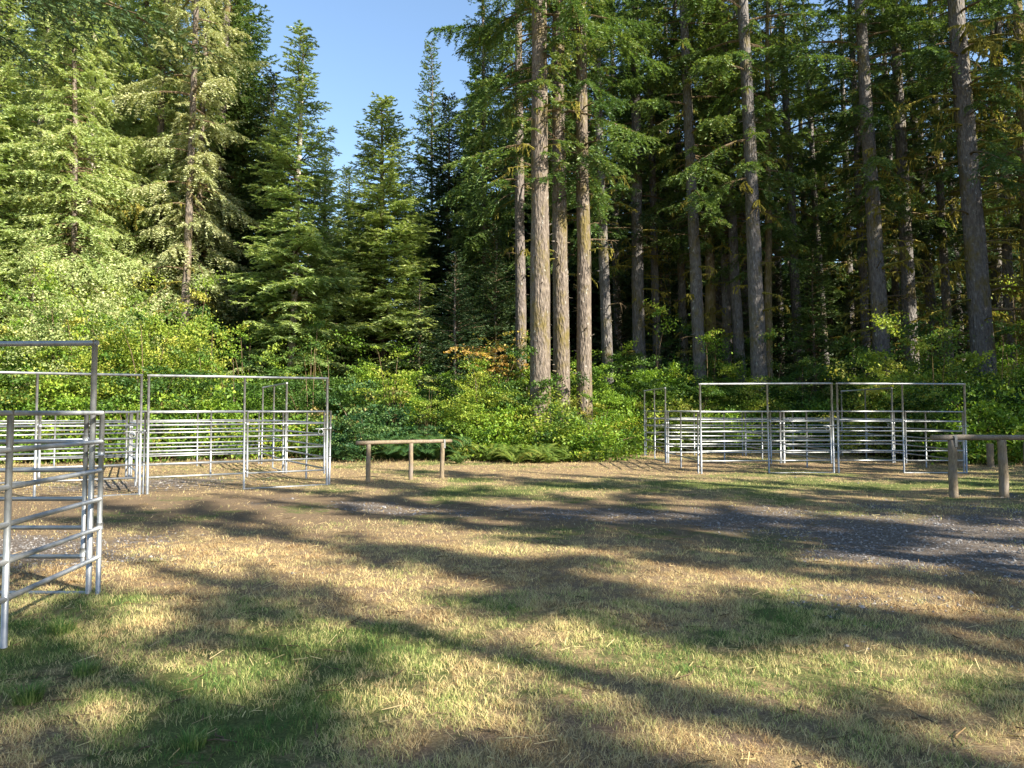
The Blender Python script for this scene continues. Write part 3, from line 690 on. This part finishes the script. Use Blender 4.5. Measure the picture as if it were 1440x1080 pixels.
def trunk_mesh(seed, H, r0, mat):
    r = np.random.default_rng(seed); n = 30; seg = 18
    z = np.concatenate([[-.4, 0, .25, .6], np.linspace(1.2, H, n - 4)])
    rad = r0 * (1 - .62 * np.clip(z / H, 0, 1) ** 1.0 - .33 * np.clip(z / H, 0, 1) ** 6) * (1 + .35 * np.exp(-np.clip(z, 0, None) / .45))
    rad *= 1 + r.normal(0, .012, n)
    pts = np.stack([np.cumsum(r.normal(0, .012, n)), np.cumsum(r.normal(0, .012, n)), z], -1); pts[:, :2] *= np.clip(z, 0, 8)[:, None] / 8
    V, Q = tube_np(pts, rad, seg)
    V = V.reshape(n, seg, 3); c = pts[:, None]; V = c + (V - c) * (1 + r.normal(0, .025, (n, seg, 1)) + .12 * np.exp(-np.clip(z, 0, None) / .5)[:, None, None] * np.sin(np.arange(seg) * 2 * np.pi / seg * 5 + seed)[None, :, None])
    VV = [V.reshape(-1, 3)]; QQ = [Q]; off = n * seg
    for k in range(34 if r0 > .12 else 0):   # broken branch stubs and knots
        zz = r.uniform(1.5, min(H, 16)); az = r.uniform(0, 6.28); rr = r0 * (1 - .62 * zz / H); ln = r.uniform(.04, .22); e = np.array([math.cos(az), math.sin(az), r.uniform(-.3, .5)])
        b0 = np.array([math.cos(az) * rr * .85, math.sin(az) * rr * .85, zz]); cx = np.interp(zz, z, pts[:, 0]); cy = np.interp(zz, z, pts[:, 1]); b0[:2] += (cx, cy)
        Pq = b0 + e * np.linspace(0, ln + rr * .2, 4)[:, None]; v, q = tube_np(Pq, np.array([.05, .035, .022, .004]) * r.uniform(.5, 1.1), 5); VV.append(v); QQ.append(q + off); off += len(v)
    return mesh_np('trunk', np.concatenate(VV), np.concatenate(QQ), M[mat], smooth=True)

TREES = []
def conifer(xb, xt, d, wpx, kind, var, H, bark='bark', label=None, dead=None, group=None, yref=500, name='conifer_tree', rz=None, dead_bias=None, cat='conifer', wide=1.0):
    """trunk passing pixel (xb,500) and (xt,0) at depth d; wpx = trunk width in photo pixels at the base"""
    a = at_depth(xb, yref, d); b = at_depth(xt, 0, d); ax = (b - a).normalized()
    k = (float(g(a.x, d)) - a.z) / ax.z; base = a + ax * k
    return conifer_at(base, ax, wpx / F * d / 2, kind, var, H, bark, label, dead, group, name, rz, dead_bias, cat, wide)
def conifer_at(base, ax, r0, kind, var, H, bark='bark', label=None, dead=None, group=None, name='conifer_tree', rz=None, dead_bias=None, cat='conifer', wide=1.0):
    root = empty(name, base, label, cat, group)
    q = Vector((0, 0, 1)).rotation_difference(ax); rz = random.uniform(0, 6.28) if rz is None else rz
    root.rotation_mode = 'QUATERNION'; root.rotation_quaternion = q @ Quaternion((0, 0, 1), rz)
    me, h0 = CR[kind, var]; s = H / h0; sd = len(TREES) + 100
    link(bpy.data.objects.new('trunk', trunk_mesh(sd, H * .985, r0, bark)), root)
    c = link(bpy.data.objects.new('crown', me), root); c.scale = (s * wide, s * wide, s)
    if dead: add_dead(root, sd, H, r0, dead, None if dead_bias is None else dead_bias - rz)
    TREES.append(root); return root

GTR = 'tall conifers of the right stand'; GTL = 'sunlit conifers of the left stand'
RIGHT = [
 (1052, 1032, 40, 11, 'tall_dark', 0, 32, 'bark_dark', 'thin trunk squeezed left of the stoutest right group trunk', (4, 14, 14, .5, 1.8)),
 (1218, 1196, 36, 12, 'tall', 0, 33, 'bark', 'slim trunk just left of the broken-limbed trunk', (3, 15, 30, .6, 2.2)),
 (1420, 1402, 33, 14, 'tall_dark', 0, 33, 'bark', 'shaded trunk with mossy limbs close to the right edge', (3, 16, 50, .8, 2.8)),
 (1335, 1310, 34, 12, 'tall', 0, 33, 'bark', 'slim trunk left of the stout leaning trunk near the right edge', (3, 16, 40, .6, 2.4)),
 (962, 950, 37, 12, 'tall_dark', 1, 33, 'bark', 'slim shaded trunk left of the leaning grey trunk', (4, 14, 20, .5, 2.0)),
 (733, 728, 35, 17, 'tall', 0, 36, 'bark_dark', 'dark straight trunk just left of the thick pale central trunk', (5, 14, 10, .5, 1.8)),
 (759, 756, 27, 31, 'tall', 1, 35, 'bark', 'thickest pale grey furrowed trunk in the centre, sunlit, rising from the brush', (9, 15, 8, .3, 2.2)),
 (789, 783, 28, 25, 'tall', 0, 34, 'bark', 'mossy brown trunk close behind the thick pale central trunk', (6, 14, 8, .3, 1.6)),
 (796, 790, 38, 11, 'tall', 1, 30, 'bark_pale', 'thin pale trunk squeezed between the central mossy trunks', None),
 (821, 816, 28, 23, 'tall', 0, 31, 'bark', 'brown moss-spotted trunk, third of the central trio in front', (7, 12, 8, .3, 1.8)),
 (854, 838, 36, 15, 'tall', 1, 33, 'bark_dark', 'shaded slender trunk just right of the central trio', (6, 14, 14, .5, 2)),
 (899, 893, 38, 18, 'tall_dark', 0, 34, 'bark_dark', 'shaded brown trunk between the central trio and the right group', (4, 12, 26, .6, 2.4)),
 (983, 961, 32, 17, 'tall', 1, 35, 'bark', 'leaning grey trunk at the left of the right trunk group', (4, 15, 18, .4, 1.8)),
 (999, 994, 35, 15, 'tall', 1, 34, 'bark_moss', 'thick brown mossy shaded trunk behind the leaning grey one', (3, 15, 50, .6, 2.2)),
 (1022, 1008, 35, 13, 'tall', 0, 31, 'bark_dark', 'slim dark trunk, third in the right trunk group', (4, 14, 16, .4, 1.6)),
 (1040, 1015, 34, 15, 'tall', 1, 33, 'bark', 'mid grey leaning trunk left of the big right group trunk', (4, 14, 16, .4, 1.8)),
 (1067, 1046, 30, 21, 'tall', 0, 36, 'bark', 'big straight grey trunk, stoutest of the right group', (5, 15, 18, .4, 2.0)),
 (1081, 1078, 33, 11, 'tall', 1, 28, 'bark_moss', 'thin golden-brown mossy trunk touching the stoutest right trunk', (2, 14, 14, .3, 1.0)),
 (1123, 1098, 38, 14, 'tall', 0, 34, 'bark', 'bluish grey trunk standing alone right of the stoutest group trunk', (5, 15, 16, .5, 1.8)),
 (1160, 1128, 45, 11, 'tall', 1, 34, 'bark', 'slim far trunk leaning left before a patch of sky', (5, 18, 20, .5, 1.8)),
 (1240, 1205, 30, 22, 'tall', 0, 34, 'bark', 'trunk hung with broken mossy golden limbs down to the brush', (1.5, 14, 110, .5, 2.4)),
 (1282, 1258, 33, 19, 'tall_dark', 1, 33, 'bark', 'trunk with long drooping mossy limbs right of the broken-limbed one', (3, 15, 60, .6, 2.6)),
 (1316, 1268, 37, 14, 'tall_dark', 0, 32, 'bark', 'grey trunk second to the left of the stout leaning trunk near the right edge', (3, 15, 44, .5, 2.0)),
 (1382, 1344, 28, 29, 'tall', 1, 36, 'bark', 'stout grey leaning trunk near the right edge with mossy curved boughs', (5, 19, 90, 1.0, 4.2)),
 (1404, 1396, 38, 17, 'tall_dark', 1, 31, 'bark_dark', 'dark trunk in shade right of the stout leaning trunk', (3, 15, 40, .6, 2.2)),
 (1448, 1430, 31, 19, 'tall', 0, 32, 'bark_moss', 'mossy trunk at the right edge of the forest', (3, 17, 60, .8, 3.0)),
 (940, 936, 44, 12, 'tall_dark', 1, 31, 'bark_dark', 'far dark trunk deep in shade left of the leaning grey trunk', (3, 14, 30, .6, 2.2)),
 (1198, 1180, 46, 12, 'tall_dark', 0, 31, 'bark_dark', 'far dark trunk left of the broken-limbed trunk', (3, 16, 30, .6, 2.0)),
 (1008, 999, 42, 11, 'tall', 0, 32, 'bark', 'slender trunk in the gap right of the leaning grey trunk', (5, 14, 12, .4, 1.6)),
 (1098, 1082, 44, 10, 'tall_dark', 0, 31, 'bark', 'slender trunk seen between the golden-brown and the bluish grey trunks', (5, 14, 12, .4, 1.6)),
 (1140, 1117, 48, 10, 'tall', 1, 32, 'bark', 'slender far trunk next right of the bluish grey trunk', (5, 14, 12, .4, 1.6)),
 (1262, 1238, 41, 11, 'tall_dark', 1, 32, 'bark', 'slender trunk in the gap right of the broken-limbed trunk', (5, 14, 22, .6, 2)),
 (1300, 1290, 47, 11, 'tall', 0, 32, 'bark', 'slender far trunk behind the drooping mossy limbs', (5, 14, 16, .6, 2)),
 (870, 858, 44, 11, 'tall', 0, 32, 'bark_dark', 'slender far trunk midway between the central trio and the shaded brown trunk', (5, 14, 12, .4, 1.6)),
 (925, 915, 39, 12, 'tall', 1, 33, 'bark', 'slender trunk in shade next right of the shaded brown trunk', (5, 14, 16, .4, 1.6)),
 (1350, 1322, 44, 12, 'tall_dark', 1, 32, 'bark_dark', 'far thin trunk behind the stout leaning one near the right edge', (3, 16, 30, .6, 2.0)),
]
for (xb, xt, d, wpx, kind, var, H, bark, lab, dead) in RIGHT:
    conifer(xb, xt, d + (3 if xb > 960 else 0), wpx * (1.12 if xb > 830 else 1.0), kind, var, H, 'bark_shade_tint' if xb > 830 and bark != 'bark_moss' else bark, lab, dead, GTR, dead_bias=0 if xb > 1370 else None)
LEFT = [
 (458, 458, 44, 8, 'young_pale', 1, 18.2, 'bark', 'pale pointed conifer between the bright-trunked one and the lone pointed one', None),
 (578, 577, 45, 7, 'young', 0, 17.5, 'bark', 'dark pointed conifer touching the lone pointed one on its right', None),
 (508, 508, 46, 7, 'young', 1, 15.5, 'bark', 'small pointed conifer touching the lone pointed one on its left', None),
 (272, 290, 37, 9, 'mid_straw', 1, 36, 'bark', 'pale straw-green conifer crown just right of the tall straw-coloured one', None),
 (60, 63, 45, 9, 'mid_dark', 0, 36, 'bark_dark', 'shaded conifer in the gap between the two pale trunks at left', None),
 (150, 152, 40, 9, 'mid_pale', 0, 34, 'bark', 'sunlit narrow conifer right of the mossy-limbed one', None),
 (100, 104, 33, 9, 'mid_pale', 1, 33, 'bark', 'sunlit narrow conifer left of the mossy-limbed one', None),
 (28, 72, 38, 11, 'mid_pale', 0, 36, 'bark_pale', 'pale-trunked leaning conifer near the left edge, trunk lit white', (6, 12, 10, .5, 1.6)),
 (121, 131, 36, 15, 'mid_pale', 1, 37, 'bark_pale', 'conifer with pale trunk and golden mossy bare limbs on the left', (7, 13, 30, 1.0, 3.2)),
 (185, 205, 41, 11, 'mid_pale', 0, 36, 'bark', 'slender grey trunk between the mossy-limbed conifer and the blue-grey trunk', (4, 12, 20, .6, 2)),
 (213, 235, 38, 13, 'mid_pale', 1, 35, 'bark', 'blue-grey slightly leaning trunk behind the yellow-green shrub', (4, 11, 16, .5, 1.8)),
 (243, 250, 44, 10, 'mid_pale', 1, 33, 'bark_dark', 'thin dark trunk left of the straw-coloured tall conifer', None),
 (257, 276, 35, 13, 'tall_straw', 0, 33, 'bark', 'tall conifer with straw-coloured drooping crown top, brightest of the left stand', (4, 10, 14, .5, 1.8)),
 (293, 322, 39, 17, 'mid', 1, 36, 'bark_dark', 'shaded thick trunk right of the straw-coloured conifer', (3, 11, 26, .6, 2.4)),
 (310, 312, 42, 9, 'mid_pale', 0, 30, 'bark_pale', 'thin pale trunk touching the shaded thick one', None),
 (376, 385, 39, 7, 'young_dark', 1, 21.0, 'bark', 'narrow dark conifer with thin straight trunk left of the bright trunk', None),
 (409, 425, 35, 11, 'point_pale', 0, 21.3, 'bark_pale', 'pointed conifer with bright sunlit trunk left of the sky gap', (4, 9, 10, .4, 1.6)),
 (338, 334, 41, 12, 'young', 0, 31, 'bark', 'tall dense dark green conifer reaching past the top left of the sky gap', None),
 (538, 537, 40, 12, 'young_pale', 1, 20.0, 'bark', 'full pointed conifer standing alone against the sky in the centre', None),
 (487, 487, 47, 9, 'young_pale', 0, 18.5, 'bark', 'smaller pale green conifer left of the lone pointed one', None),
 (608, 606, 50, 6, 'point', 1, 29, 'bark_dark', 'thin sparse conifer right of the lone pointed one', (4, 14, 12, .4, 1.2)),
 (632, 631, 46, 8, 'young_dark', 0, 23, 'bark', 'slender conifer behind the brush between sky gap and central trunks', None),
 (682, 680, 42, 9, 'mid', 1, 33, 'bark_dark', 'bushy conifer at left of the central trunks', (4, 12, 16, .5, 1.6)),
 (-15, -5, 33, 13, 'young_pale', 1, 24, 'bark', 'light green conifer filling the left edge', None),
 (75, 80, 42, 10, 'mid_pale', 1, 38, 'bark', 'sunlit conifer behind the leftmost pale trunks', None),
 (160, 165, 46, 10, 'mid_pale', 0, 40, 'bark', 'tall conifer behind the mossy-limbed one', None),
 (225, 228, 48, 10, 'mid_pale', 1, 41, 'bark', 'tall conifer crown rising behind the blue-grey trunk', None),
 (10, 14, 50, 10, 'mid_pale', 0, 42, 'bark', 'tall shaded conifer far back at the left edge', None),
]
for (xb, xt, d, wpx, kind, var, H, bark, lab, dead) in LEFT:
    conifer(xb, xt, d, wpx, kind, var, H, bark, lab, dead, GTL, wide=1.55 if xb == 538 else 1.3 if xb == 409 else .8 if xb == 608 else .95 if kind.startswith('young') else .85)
# small dark conifers in the understory
for i, (px, d, H, kind, lab) in enumerate([
    (640, 34, 9.5, 'low_dark', 'small dark conifer in shade left of the central trunks'),
    (695, 38, 12, 'low_dark', 'small dark conifer behind the orange maple'),
    (590, 38, 9, 'low_dark', 'low dark conifer between the lone pointed tree and the central brush'),
    (40, 31, 9.5, 'low_pale', 'small bright green conifer low at the left edge'),
    (470, 40, 10, 'low_dark', 'low dark conifer at the foot of the lone pointed tree'),
    (345, 37, 8.5, 'low_dark', 'small dark conifer between the left trunks'),
    (1145, 37, 10.5, 'low', 'small sunlit conifer between trunks of the right stand'),
    (930, 40, 11, 'low_dark', 'small dark conifer in the shade right of centre'),
    (1040, 42, 10, 'low_dark', 'small dark conifer in shade between the leaning trunks of the right group'),
    (1095, 44, 11, 'low_dark', 'small dark conifer behind the bluish grey trunk'),
    (1205, 41, 10, 'low_dark', 'small dark conifer left of the broken-limbed trunk'),
    (1300, 43, 12, 'low_dark', 'small dark conifer behind the drooping mossy limbs'),
    (1440, 40, 11, 'low_dark', 'small dark conifer at the right edge'),
    (870, 41, 10, 'low_dark', 'small dark conifer right of the central trio'),
    (1360, 39, 11, 'low_dark', 'small dark conifer deep behind the stout right trunk')]):
    p = at_depth(px, 500, d); conifer_at(Vector((p.x, d, float(g(p.x, d)))), Vector((0, 0, 1)), .09, kind, 0, H, 'bark_dark', lab, None, 'small understory conifers')

# back rows
rb = random.Random(3); back = []
for row, (d, step, hmul) in enumerate([(52, 3.6, 1.0), (60, 3.8, 1.05), (70, 4.8, 1.15), (84, 6.0, 1.3)]):
    x = -.85 * d
    while x < .9 * d:
        px = 720 + F * x / d
        H = rb.uniform(24, 33) * hmul
        if 410 < px < 655: H = (rb.uniform(.90, 1.05) * (592 - 290) / F * d + 1.6) * .97   # keep the sky gap open
        elif 350 < px <= 410: H = 20
        thin = (1015 < px < 1215 and rb.random() < (.45 if row < 1 else .8)) or (px >= 1215 and rb.random() < .3)
        if thin: H = rb.uniform(15, 20)
        if True:
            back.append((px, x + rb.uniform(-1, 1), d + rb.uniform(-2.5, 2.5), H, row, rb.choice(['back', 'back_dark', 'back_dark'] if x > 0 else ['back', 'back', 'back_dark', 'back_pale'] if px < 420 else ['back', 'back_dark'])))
        x += step * rb.uniform(.75, 1.3)
back.sort(key=lambda b: (b[4], b[1]))
ORD = ['first', 'second', 'third', 'fourth', 'fifth', 'sixth', 'seventh', 'eighth', 'ninth', 'tenth', 'eleventh', 'twelfth', 'thirteenth', 'fourteenth', 'fifteenth', 'sixteenth', 'seventeenth', 'eighteenth', 'nineteenth', 'twentieth']
ORD += ['twenty-' + o for o in ORD[:9]] + ['thirtieth'] + ['thirty-' + o for o in ORD[:9]] + ['fortieth'] + ['forty-' + o for o in ORD[:9]]
ROWN = ['nearest', 'second', 'third', 'farthest']; cnt = {}
for (px, x, d, H, row, kind) in back:
    cnt[row] = cnt.get(row, 0) + 1
    lab = 'hazy far conifer, %s from the left in the %s row behind the named trunks' % (ORD[cnt[row] - 1], ROWN[row])
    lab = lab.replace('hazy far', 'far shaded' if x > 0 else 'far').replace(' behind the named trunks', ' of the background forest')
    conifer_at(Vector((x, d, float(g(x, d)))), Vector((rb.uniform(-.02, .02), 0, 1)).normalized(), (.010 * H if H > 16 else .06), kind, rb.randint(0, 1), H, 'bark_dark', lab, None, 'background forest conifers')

# trees outside the frame that throw the shade, and the one whose bough hangs in at top left
sdir = Vector((math.sin(SUN_AZ), -math.cos(SUN_AZ))); ldir = Vector((math.cos(SUN_AZ), math.sin(SUN_AZ)))
sh = random.Random(4)
SHADE = []
l_ = -1.5
while l_ < 23:
    SHADE.append((l_, sh.uniform(13, 30), (sh.uniform(14, 20) if 16 < l_ < 23 else sh.uniform(18, 27)), sh.choice(['gappy', 'gappy', 'gappy', 'tall']), sh.randint(0, 1), sh.uniform(.55, 1.0) * .78))
    l_ += sh.uniform(1.6, 3.2)
SHADE += [(9.5, 17, 21, 'gappy', 1, .5), (14.6, 16, 20, 'gappy', 0, .6), (17.2, 22, 19, 'gappy', 1, .55), (19.6, 17, 17, 'gappy', 0, .6), (22.6, 20, 20, 'gappy', 1, .6), (24.8, 14, 19, 'gappy', 0, .6), (27.5, 24, 31, 'mid', 0, 1), (31, 8, 26, 'mid', 1, 1), (33.5, 16, 34, 'mid', 1, 1), (35.5, 5, 24, 'young', 1, 1), (38, 10, 33, 'mid', 0, 1), (41, 1, 30, 'mid', 1, 1), (45, 5, 35, 'mid', 1, 1)]
for i, (l, s, H, kind, var, wd_) in enumerate(SHADE):
    p = sdir * s + ldir * l
    if p.y > 1 and abs(p.x) < .76 * p.y + 5: continue
    conifer_at(Vector((p.x, p.y, float(g(p.x, p.y)))), Vector((0, 0, 1)), .28, kind, var, H, 'bark', 'conifer right of and behind the camera outside the picture, %s of those shading the grass' % ORD[i], None, 'conifers around the clearing outside the picture', wide=wd_)
conifer_at(Vector((-8.6, 9.8, .07)), Vector((0, 0, 1)), .3, 'bough_dark', 0, 19, 'bark', 'conifer beyond the left edge whose dark bough hangs in at top left', None, 'conifers around the clearing outside the picture')

# ------------------------------------------------------------------ shrubs, ferns
def shrub_mesh(seed, H, Rm, nclus, nleaf, leaf=.075, mat='leaf', flat=.35, low=0.05, tall=1.0, name='foliage'):
    r = np.random.default_rng(seed)
    n = nclus; az = r.uniform(0, 2 * np.pi, n); el = np.arccos(1 - r.random(n)) # 0 = up
    lob = 1 + .22 * np.sin(az * 3 + r.random() * 6) + .18 * np.sin(az * 5 + r.random() * 6) + .15 * np.sin(el * 6 + az * 2)
    q = r.random(n) ** .38 * lob * r.uniform(.75, 1.12, n)
    C = np.stack([np.cos(az) * np.sin(el) * q * Rm, np.sin(az) * np.sin(el) * q * Rm, H * (low + (.93 - low) * np.cos(el) ** tall * q)], -1)
    C[:, 2] = np.clip(C[:, 2], .08, None)
    cr = r.uniform(.22, .5, n) * (Rm / 1.6) ** .5
    k = nleaf; P = r.normal(0, .5, (n, k, 3)) * cr[:, None, None]; P[..., 2] *= flat
    tilt = r.normal(0, .25, (n, 1, 2)); P[..., 2] += (P[..., :2] * tilt).sum(-1)
    P = (P + C[:, None]).reshape(-1, 3); P[:, 2] = np.clip(P[:, 2], .03, None); m = len(P)
    d = unit(r.normal(0, 1, (m, 3)) * [1, 1, .45] + unit(P - [0, 0, H * .3]) * .5); nrm = unit(r.normal(0, .5, (m, 3)) + [0, 0, 1.])
    wv = unit(np.cross(d, nrm)); s = leaf * r.uniform(.6, 1.3, (m, 1)); up = np.cross(wv, d)
    V = np.stack([P - d * s * .5, P + wv * s * .42 + up * s * .12, P + d * s * .6, P - wv * s * .42 + up * s * .12], 1).reshape(-1, 3)
    tint = np.clip(np.repeat(r.normal(.47, .24, n), k) + r.normal(0, .12, m), 0, 1)
    FV = V; FQ = np.arange(len(V)).reshape(-1, 4)
    me = mesh_np(name, FV, FQ, M[mat], tint=np.repeat(tint, 4))
    BV, BQ, nb = [], [], 0
    for c in C[r.permutation(n)[:min(n, 26)]]:
        t = np.linspace(0, 1, 6)[:, None]; b0 = np.array([r.normal(0, .08), r.normal(0, .08), -.05])
        Pn = b0 * (1 - t) + c * t; Pn[:, 2] = b0[2] + (c[2] - b0[2]) * np.sin(t[:, 0] * np.pi / 2)
        v, qd = tube_np(Pn, np.linspace(.022, .005, 6), 5); BV.append(v); BQ.append(qd + nb); nb += len(v)
    st = mesh_np('stems', np.concatenate(BV), np.concatenate(BQ), M['twig'], tint=np.full(nb, .5), smooth=True)
    return me, st
def fern_mesh(seed, n=16, Lf=1.0, mat='fern'):
    r = np.random.default_rng(seed); VV = []; TT = []
    for k in range(n):
        az = r.uniform(0, 6.28); l = Lf * r.uniform(.6, 1.15); m = 22; t = np.linspace(.08, 1, m)
        out = np.array([math.cos(az), math.sin(az), 0]); lat = np.array([-math.sin(az), math.cos(az), 0]); up = r.uniform(.6, 1.3)
        P = out * (l * t)[:, None] + np.array([0, 0, 1.]) * (l * (up * t - .75 * up * t ** 2.2))[:, None]
        d = unit(np.gradient(P, axis=0)); pl = l * .24 * np.sin(np.pi * (.1 + .88 * t)) ** .8
        for s in (-1, 1):
            e = unit(lat * s + d * .35 + np.array([0, 0, -.15])); w_ = d * (l / m * .42)
            a = P; VV.append(np.stack([a - w_, a + e * pl[:, None] * .5 - w_ * .9, a + e * pl[:, None], a + e * pl[:, None] * .5 + w_ * .9], 1).reshape(-1, 3))
            TT.append(np.repeat(np.clip(r.normal(.5, .15) + r.normal(0, .06, m), 0, 1), 4))
    V = np.concatenate(VV); return mesh_np('fronds', V, np.arange(len(V)).reshape(-1, 4), M[mat], tint=np.concatenate(TT))

SH = {}
for i in range(3): SH['leaf', i] = shrub_mesh(60 + i, 3.2, 2.0, 150, 150, .070, 'leaf', flat=.26)
for i in range(2): SH['yellow', i] = shrub_mesh(70 + i, 2.8, 1.9, 140, 150, .070, 'leaf_yellow', flat=.26)
for i in range(2): SH['low', i] = shrub_mesh(80 + i, 1.3, 1.3, 120, 50, .075, 'leaf', low=.08)
for i in range(2): SH['bracken', i] = shrub_mesh(87 + i, 1.8, 1.7, 150, 110, .075, 'fern', low=.08, flat=.25)
SH['lowyellow', 0] = shrub_mesh(85, 1.3, 1.3, 120, 50, .075, 'leaf_yellow', low=.08)
SH['pale', 0] = shrub_mesh(90, 6.4, 3.0, 460, 85, .10, 'leaf_pale', flat=.6, tall=.8)
SH['golden', 0] = shrub_mesh(91, 6.0, 3.0, 440, 85, .095, 'leaf_yellow', flat=.6, tall=.8)
SH['maple', 0] = shrub_mesh(92, 5.2, 1.5, 44, 44, .10, 'leaf_orange', flat=.16, low=.62)
SH['maple', 1] = shrub_mesh(93, 6.0, 2.2, 110, 60, .10, 'leaf_orange', flat=.2, low=.55)
SH['sapling', 0] = shrub_mesh(94, 4.6, 1.2, 34, 60, .09, 'leaf_yellow', flat=.16, low=.45)
for i in range(2): SH['deep', i] = (recolor(SH['leaf', i][0], 'leaf_deep'), SH['leaf', i][1])
FM = [fern_mesh(95 + i, 18, 1.0) for i in range(3)]
FL = [recolor(f, 'fern_light') for f in FM]

PLANTS = []
def shrub(kind, var, x, y, s, sz=1.0, label=None, name='leafy_shrub', cat='shrub', group='leafy shrubs along the forest edge'):
    root = empty(name, (x, y, float(g(x, y)) - .02), label, cat, group); root.rotation_euler.z = random.uniform(0, 6.28); root.scale = (s, s, s * sz)
    f, st = SH[kind, var]; link(bpy.data.objects.new('foliage', f), root); link(bpy.data.objects.new('stems', st), root)
    PLANTS.append(root); return root
def at_x(px, d): return (px - 720) / F * d
# named ones
def hero(kind, var, px, d, s, sz, lab, name='leafy_shrub', cat='shrub', group=None):
    o = shrub(kind, var, at_x(px, d), d, s, sz, lab, name, cat, group or 'leafy shrubs along the forest edge'); return o
hero('pale', 0, 95, 26.8, .9, 1.12, 'tall pale silvery green shrub behind the left pens, highest of the shrubs')
hero('golden', 0, 195, 27.2, .95, 1.05, 'tall yellow-green shrub right of the pale silvery one')
hero('golden', 0, 20, 27.5, .82, .82, 'yellow-green shrub below the orange maple at the left edge')
hero('golden', 0, 250, 29.0, .8, .80, 'rounded yellow-green shrub, right shoulder of the tall shrubs behind the left pens')
hero('pale', 0, 150, 30.0, .9, 1.1, 'pale shrub crown in the notch between the two tallest shrubs')
hero('maple', 1, 8, 32, 1.0, 1.08, 'orange-leaved maple at the left edge above the shrubs', 'maple_tree', 'maple', 'small autumn maples')
hero('maple', 0, 693, 28.5, 1.0, .98, 'orange-leaved vine maple left of the thick central trunk', 'maple_tree', 'maple', 'small autumn maples')
hero('maple', 0, 506, 31, .5, 1.2, 'small orange maple top right of the left pens', 'maple_tree', 'maple', 'small autumn maples')
hero('sapling', 0, 552, 27, 1.0, .98, 'thin yellow-green sapling above the dark ferns left of centre', 'sapling_tree', 'sapling', 'saplings')
hero('sapling', 0, 602, 26, .62, 1.0, 'short thin sapling between the tall sapling and the central brush', 'sapling_tree', 'sapling', 'saplings')

# rows of shrubs following a height profile (photo pixel of the foliage top)
PX = [-60, 0, 60, 250, 290, 400, 470, 520, 600, 640, 700, 760, 840, 900, 960, 1050, 1150, 1230, 1300, 1440, 1500]
PT = [430, 430, 420, 425, 462, 462, 475, 500, 540, 520, 495, 492, 505, 465, 480, 482, 475, 468, 462, 450, 450]
rs = random.Random(5); rows = {}
for row, off in enumerate([0.9, 2.6, 4.6, 7.2, 10.5]):
    x = -27.0 - row * 2
    while x < 30 + row * 2:
        d = float(edge_n(x)) + off + rs.uniform(-.4, .4); px = 720 + F * x / d
        if -70 < px < 1510:
            top = np.interp(px, PX, PT); f = [.50, .74, .90, 1.0, 1.0][row]
            ytop = 592 + (top - 592) * 1.0
            if 640 < px < 1000: f = [.58, .90, 1.0, 1.0, 1.0][row]
            hfull = (592 - ytop) / F * d + CAMZ - float(g(x, d)); hh = hfull * f * rs.uniform(.74, 1.12)
            dark = 455 < px < 640 and row < 2
            if row == 0: kind = 'low' if not (640 < px < 980) else rs.choice(['low', 'lowyellow'])
            elif 640 < px < 1000 and row < 3: kind = rs.choice(['yellow', 'yellow', 'leaf', 'deep'])
            elif px < 500 and row >= 2: kind = rs.choice(['yellow', 'leaf', 'deep'])
            else: kind = rs.choice(['leaf', 'leaf', 'deep', 'deep', 'yellow'])
            if dark: kind = 'bracken'
            rows.setdefault(row, []).append((px, x, d, hh, kind))
        x += rs.uniform(1.5, 2.3) * (1 + .12 * row)
RN = ['front fringe', 'second row', 'middle row', 'fourth row', 'back row']
for row, lst in rows.items():
    lst.sort(); c = {}
    for (px, x, d, hh, kind) in lst:
        zone = 'behind the left pens' if px < 470 else 'between the pens' if px < 905 else 'behind the right pens' if px < 1355 else 'at the right edge'
        c[zone] = c.get(zone, 0) + 1
        colr = {'deep': 'deep green', 'bracken': 'dark bluish-green', 'low': 'low green', 'lowyellow': 'low yellowish', 'yellow': 'yellow-green', 'leaf': 'green'}[kind]
        lab = '%s shrub, %s from left in the %s of brush %s' % (colr, ORD[c[zone] - 1], RN[row], zone)
        base_h = {'deep': 3.2, 'bracken': 1.8, 'low': 1.3, 'lowyellow': 1.3, 'yellow': 2.8, 'leaf': 3.2}[kind]; nvar = {'deep': 2, 'bracken': 2, 'low': 2, 'lowyellow': 1, 'yellow': 2, 'leaf': 3}[kind]
        s = hh / base_h; sxy = min(max(s, .75), 1.25)
        shrub(kind, rs.randint(0, nvar - 1), x, d, sxy, s / sxy, lab)
# ferns
ferns = []
for k in range(100):
    if k < 40: px = rs.uniform(455, 655); off = rs.uniform(-.6, 2.6)
    elif k < 76: px = rs.uniform(640, 905); off = rs.uniform(-1.3, .8)
    else: px = rs.uniform(60, 1440); off = rs.uniform(-.3, .6)
    d = 24.0
    for _ in range(3): d = float(edge_n(at_x(px, d))) + off
    ferns.append((px, d))
ferns.sort(); c = {}
for px, d in ferns:
    zone = 'behind the left pens' if px < 455 else 'behind the middle log rail' if px < 640 else 'under the central trio brush' if px < 760 else 'left of the right pens' if px < 905 else 'behind the right pens'
    c[zone] = c.get(zone, 0) + 1; x = at_x(px, d)
    root = empty('fern_plant', (x, d, float(g(x, d)) - .02), 'arching green fern, %s from the left of the ferns %s' % (ORD[c[zone] - 1], zone), 'fern', 'ferns at the foot of the brush')
    s = rs.uniform(.5, 1.15) * (1.25 if 455 < px < 640 else .85); root.scale = (s, s, s * 1.35); root.rotation_euler.z = rs.uniform(0, 6.28)
    link(bpy.data.objects.new('fronds', (FL if px > 655 or rs.random() < .3 else FM)[rs.randint(0, 2)]), root)
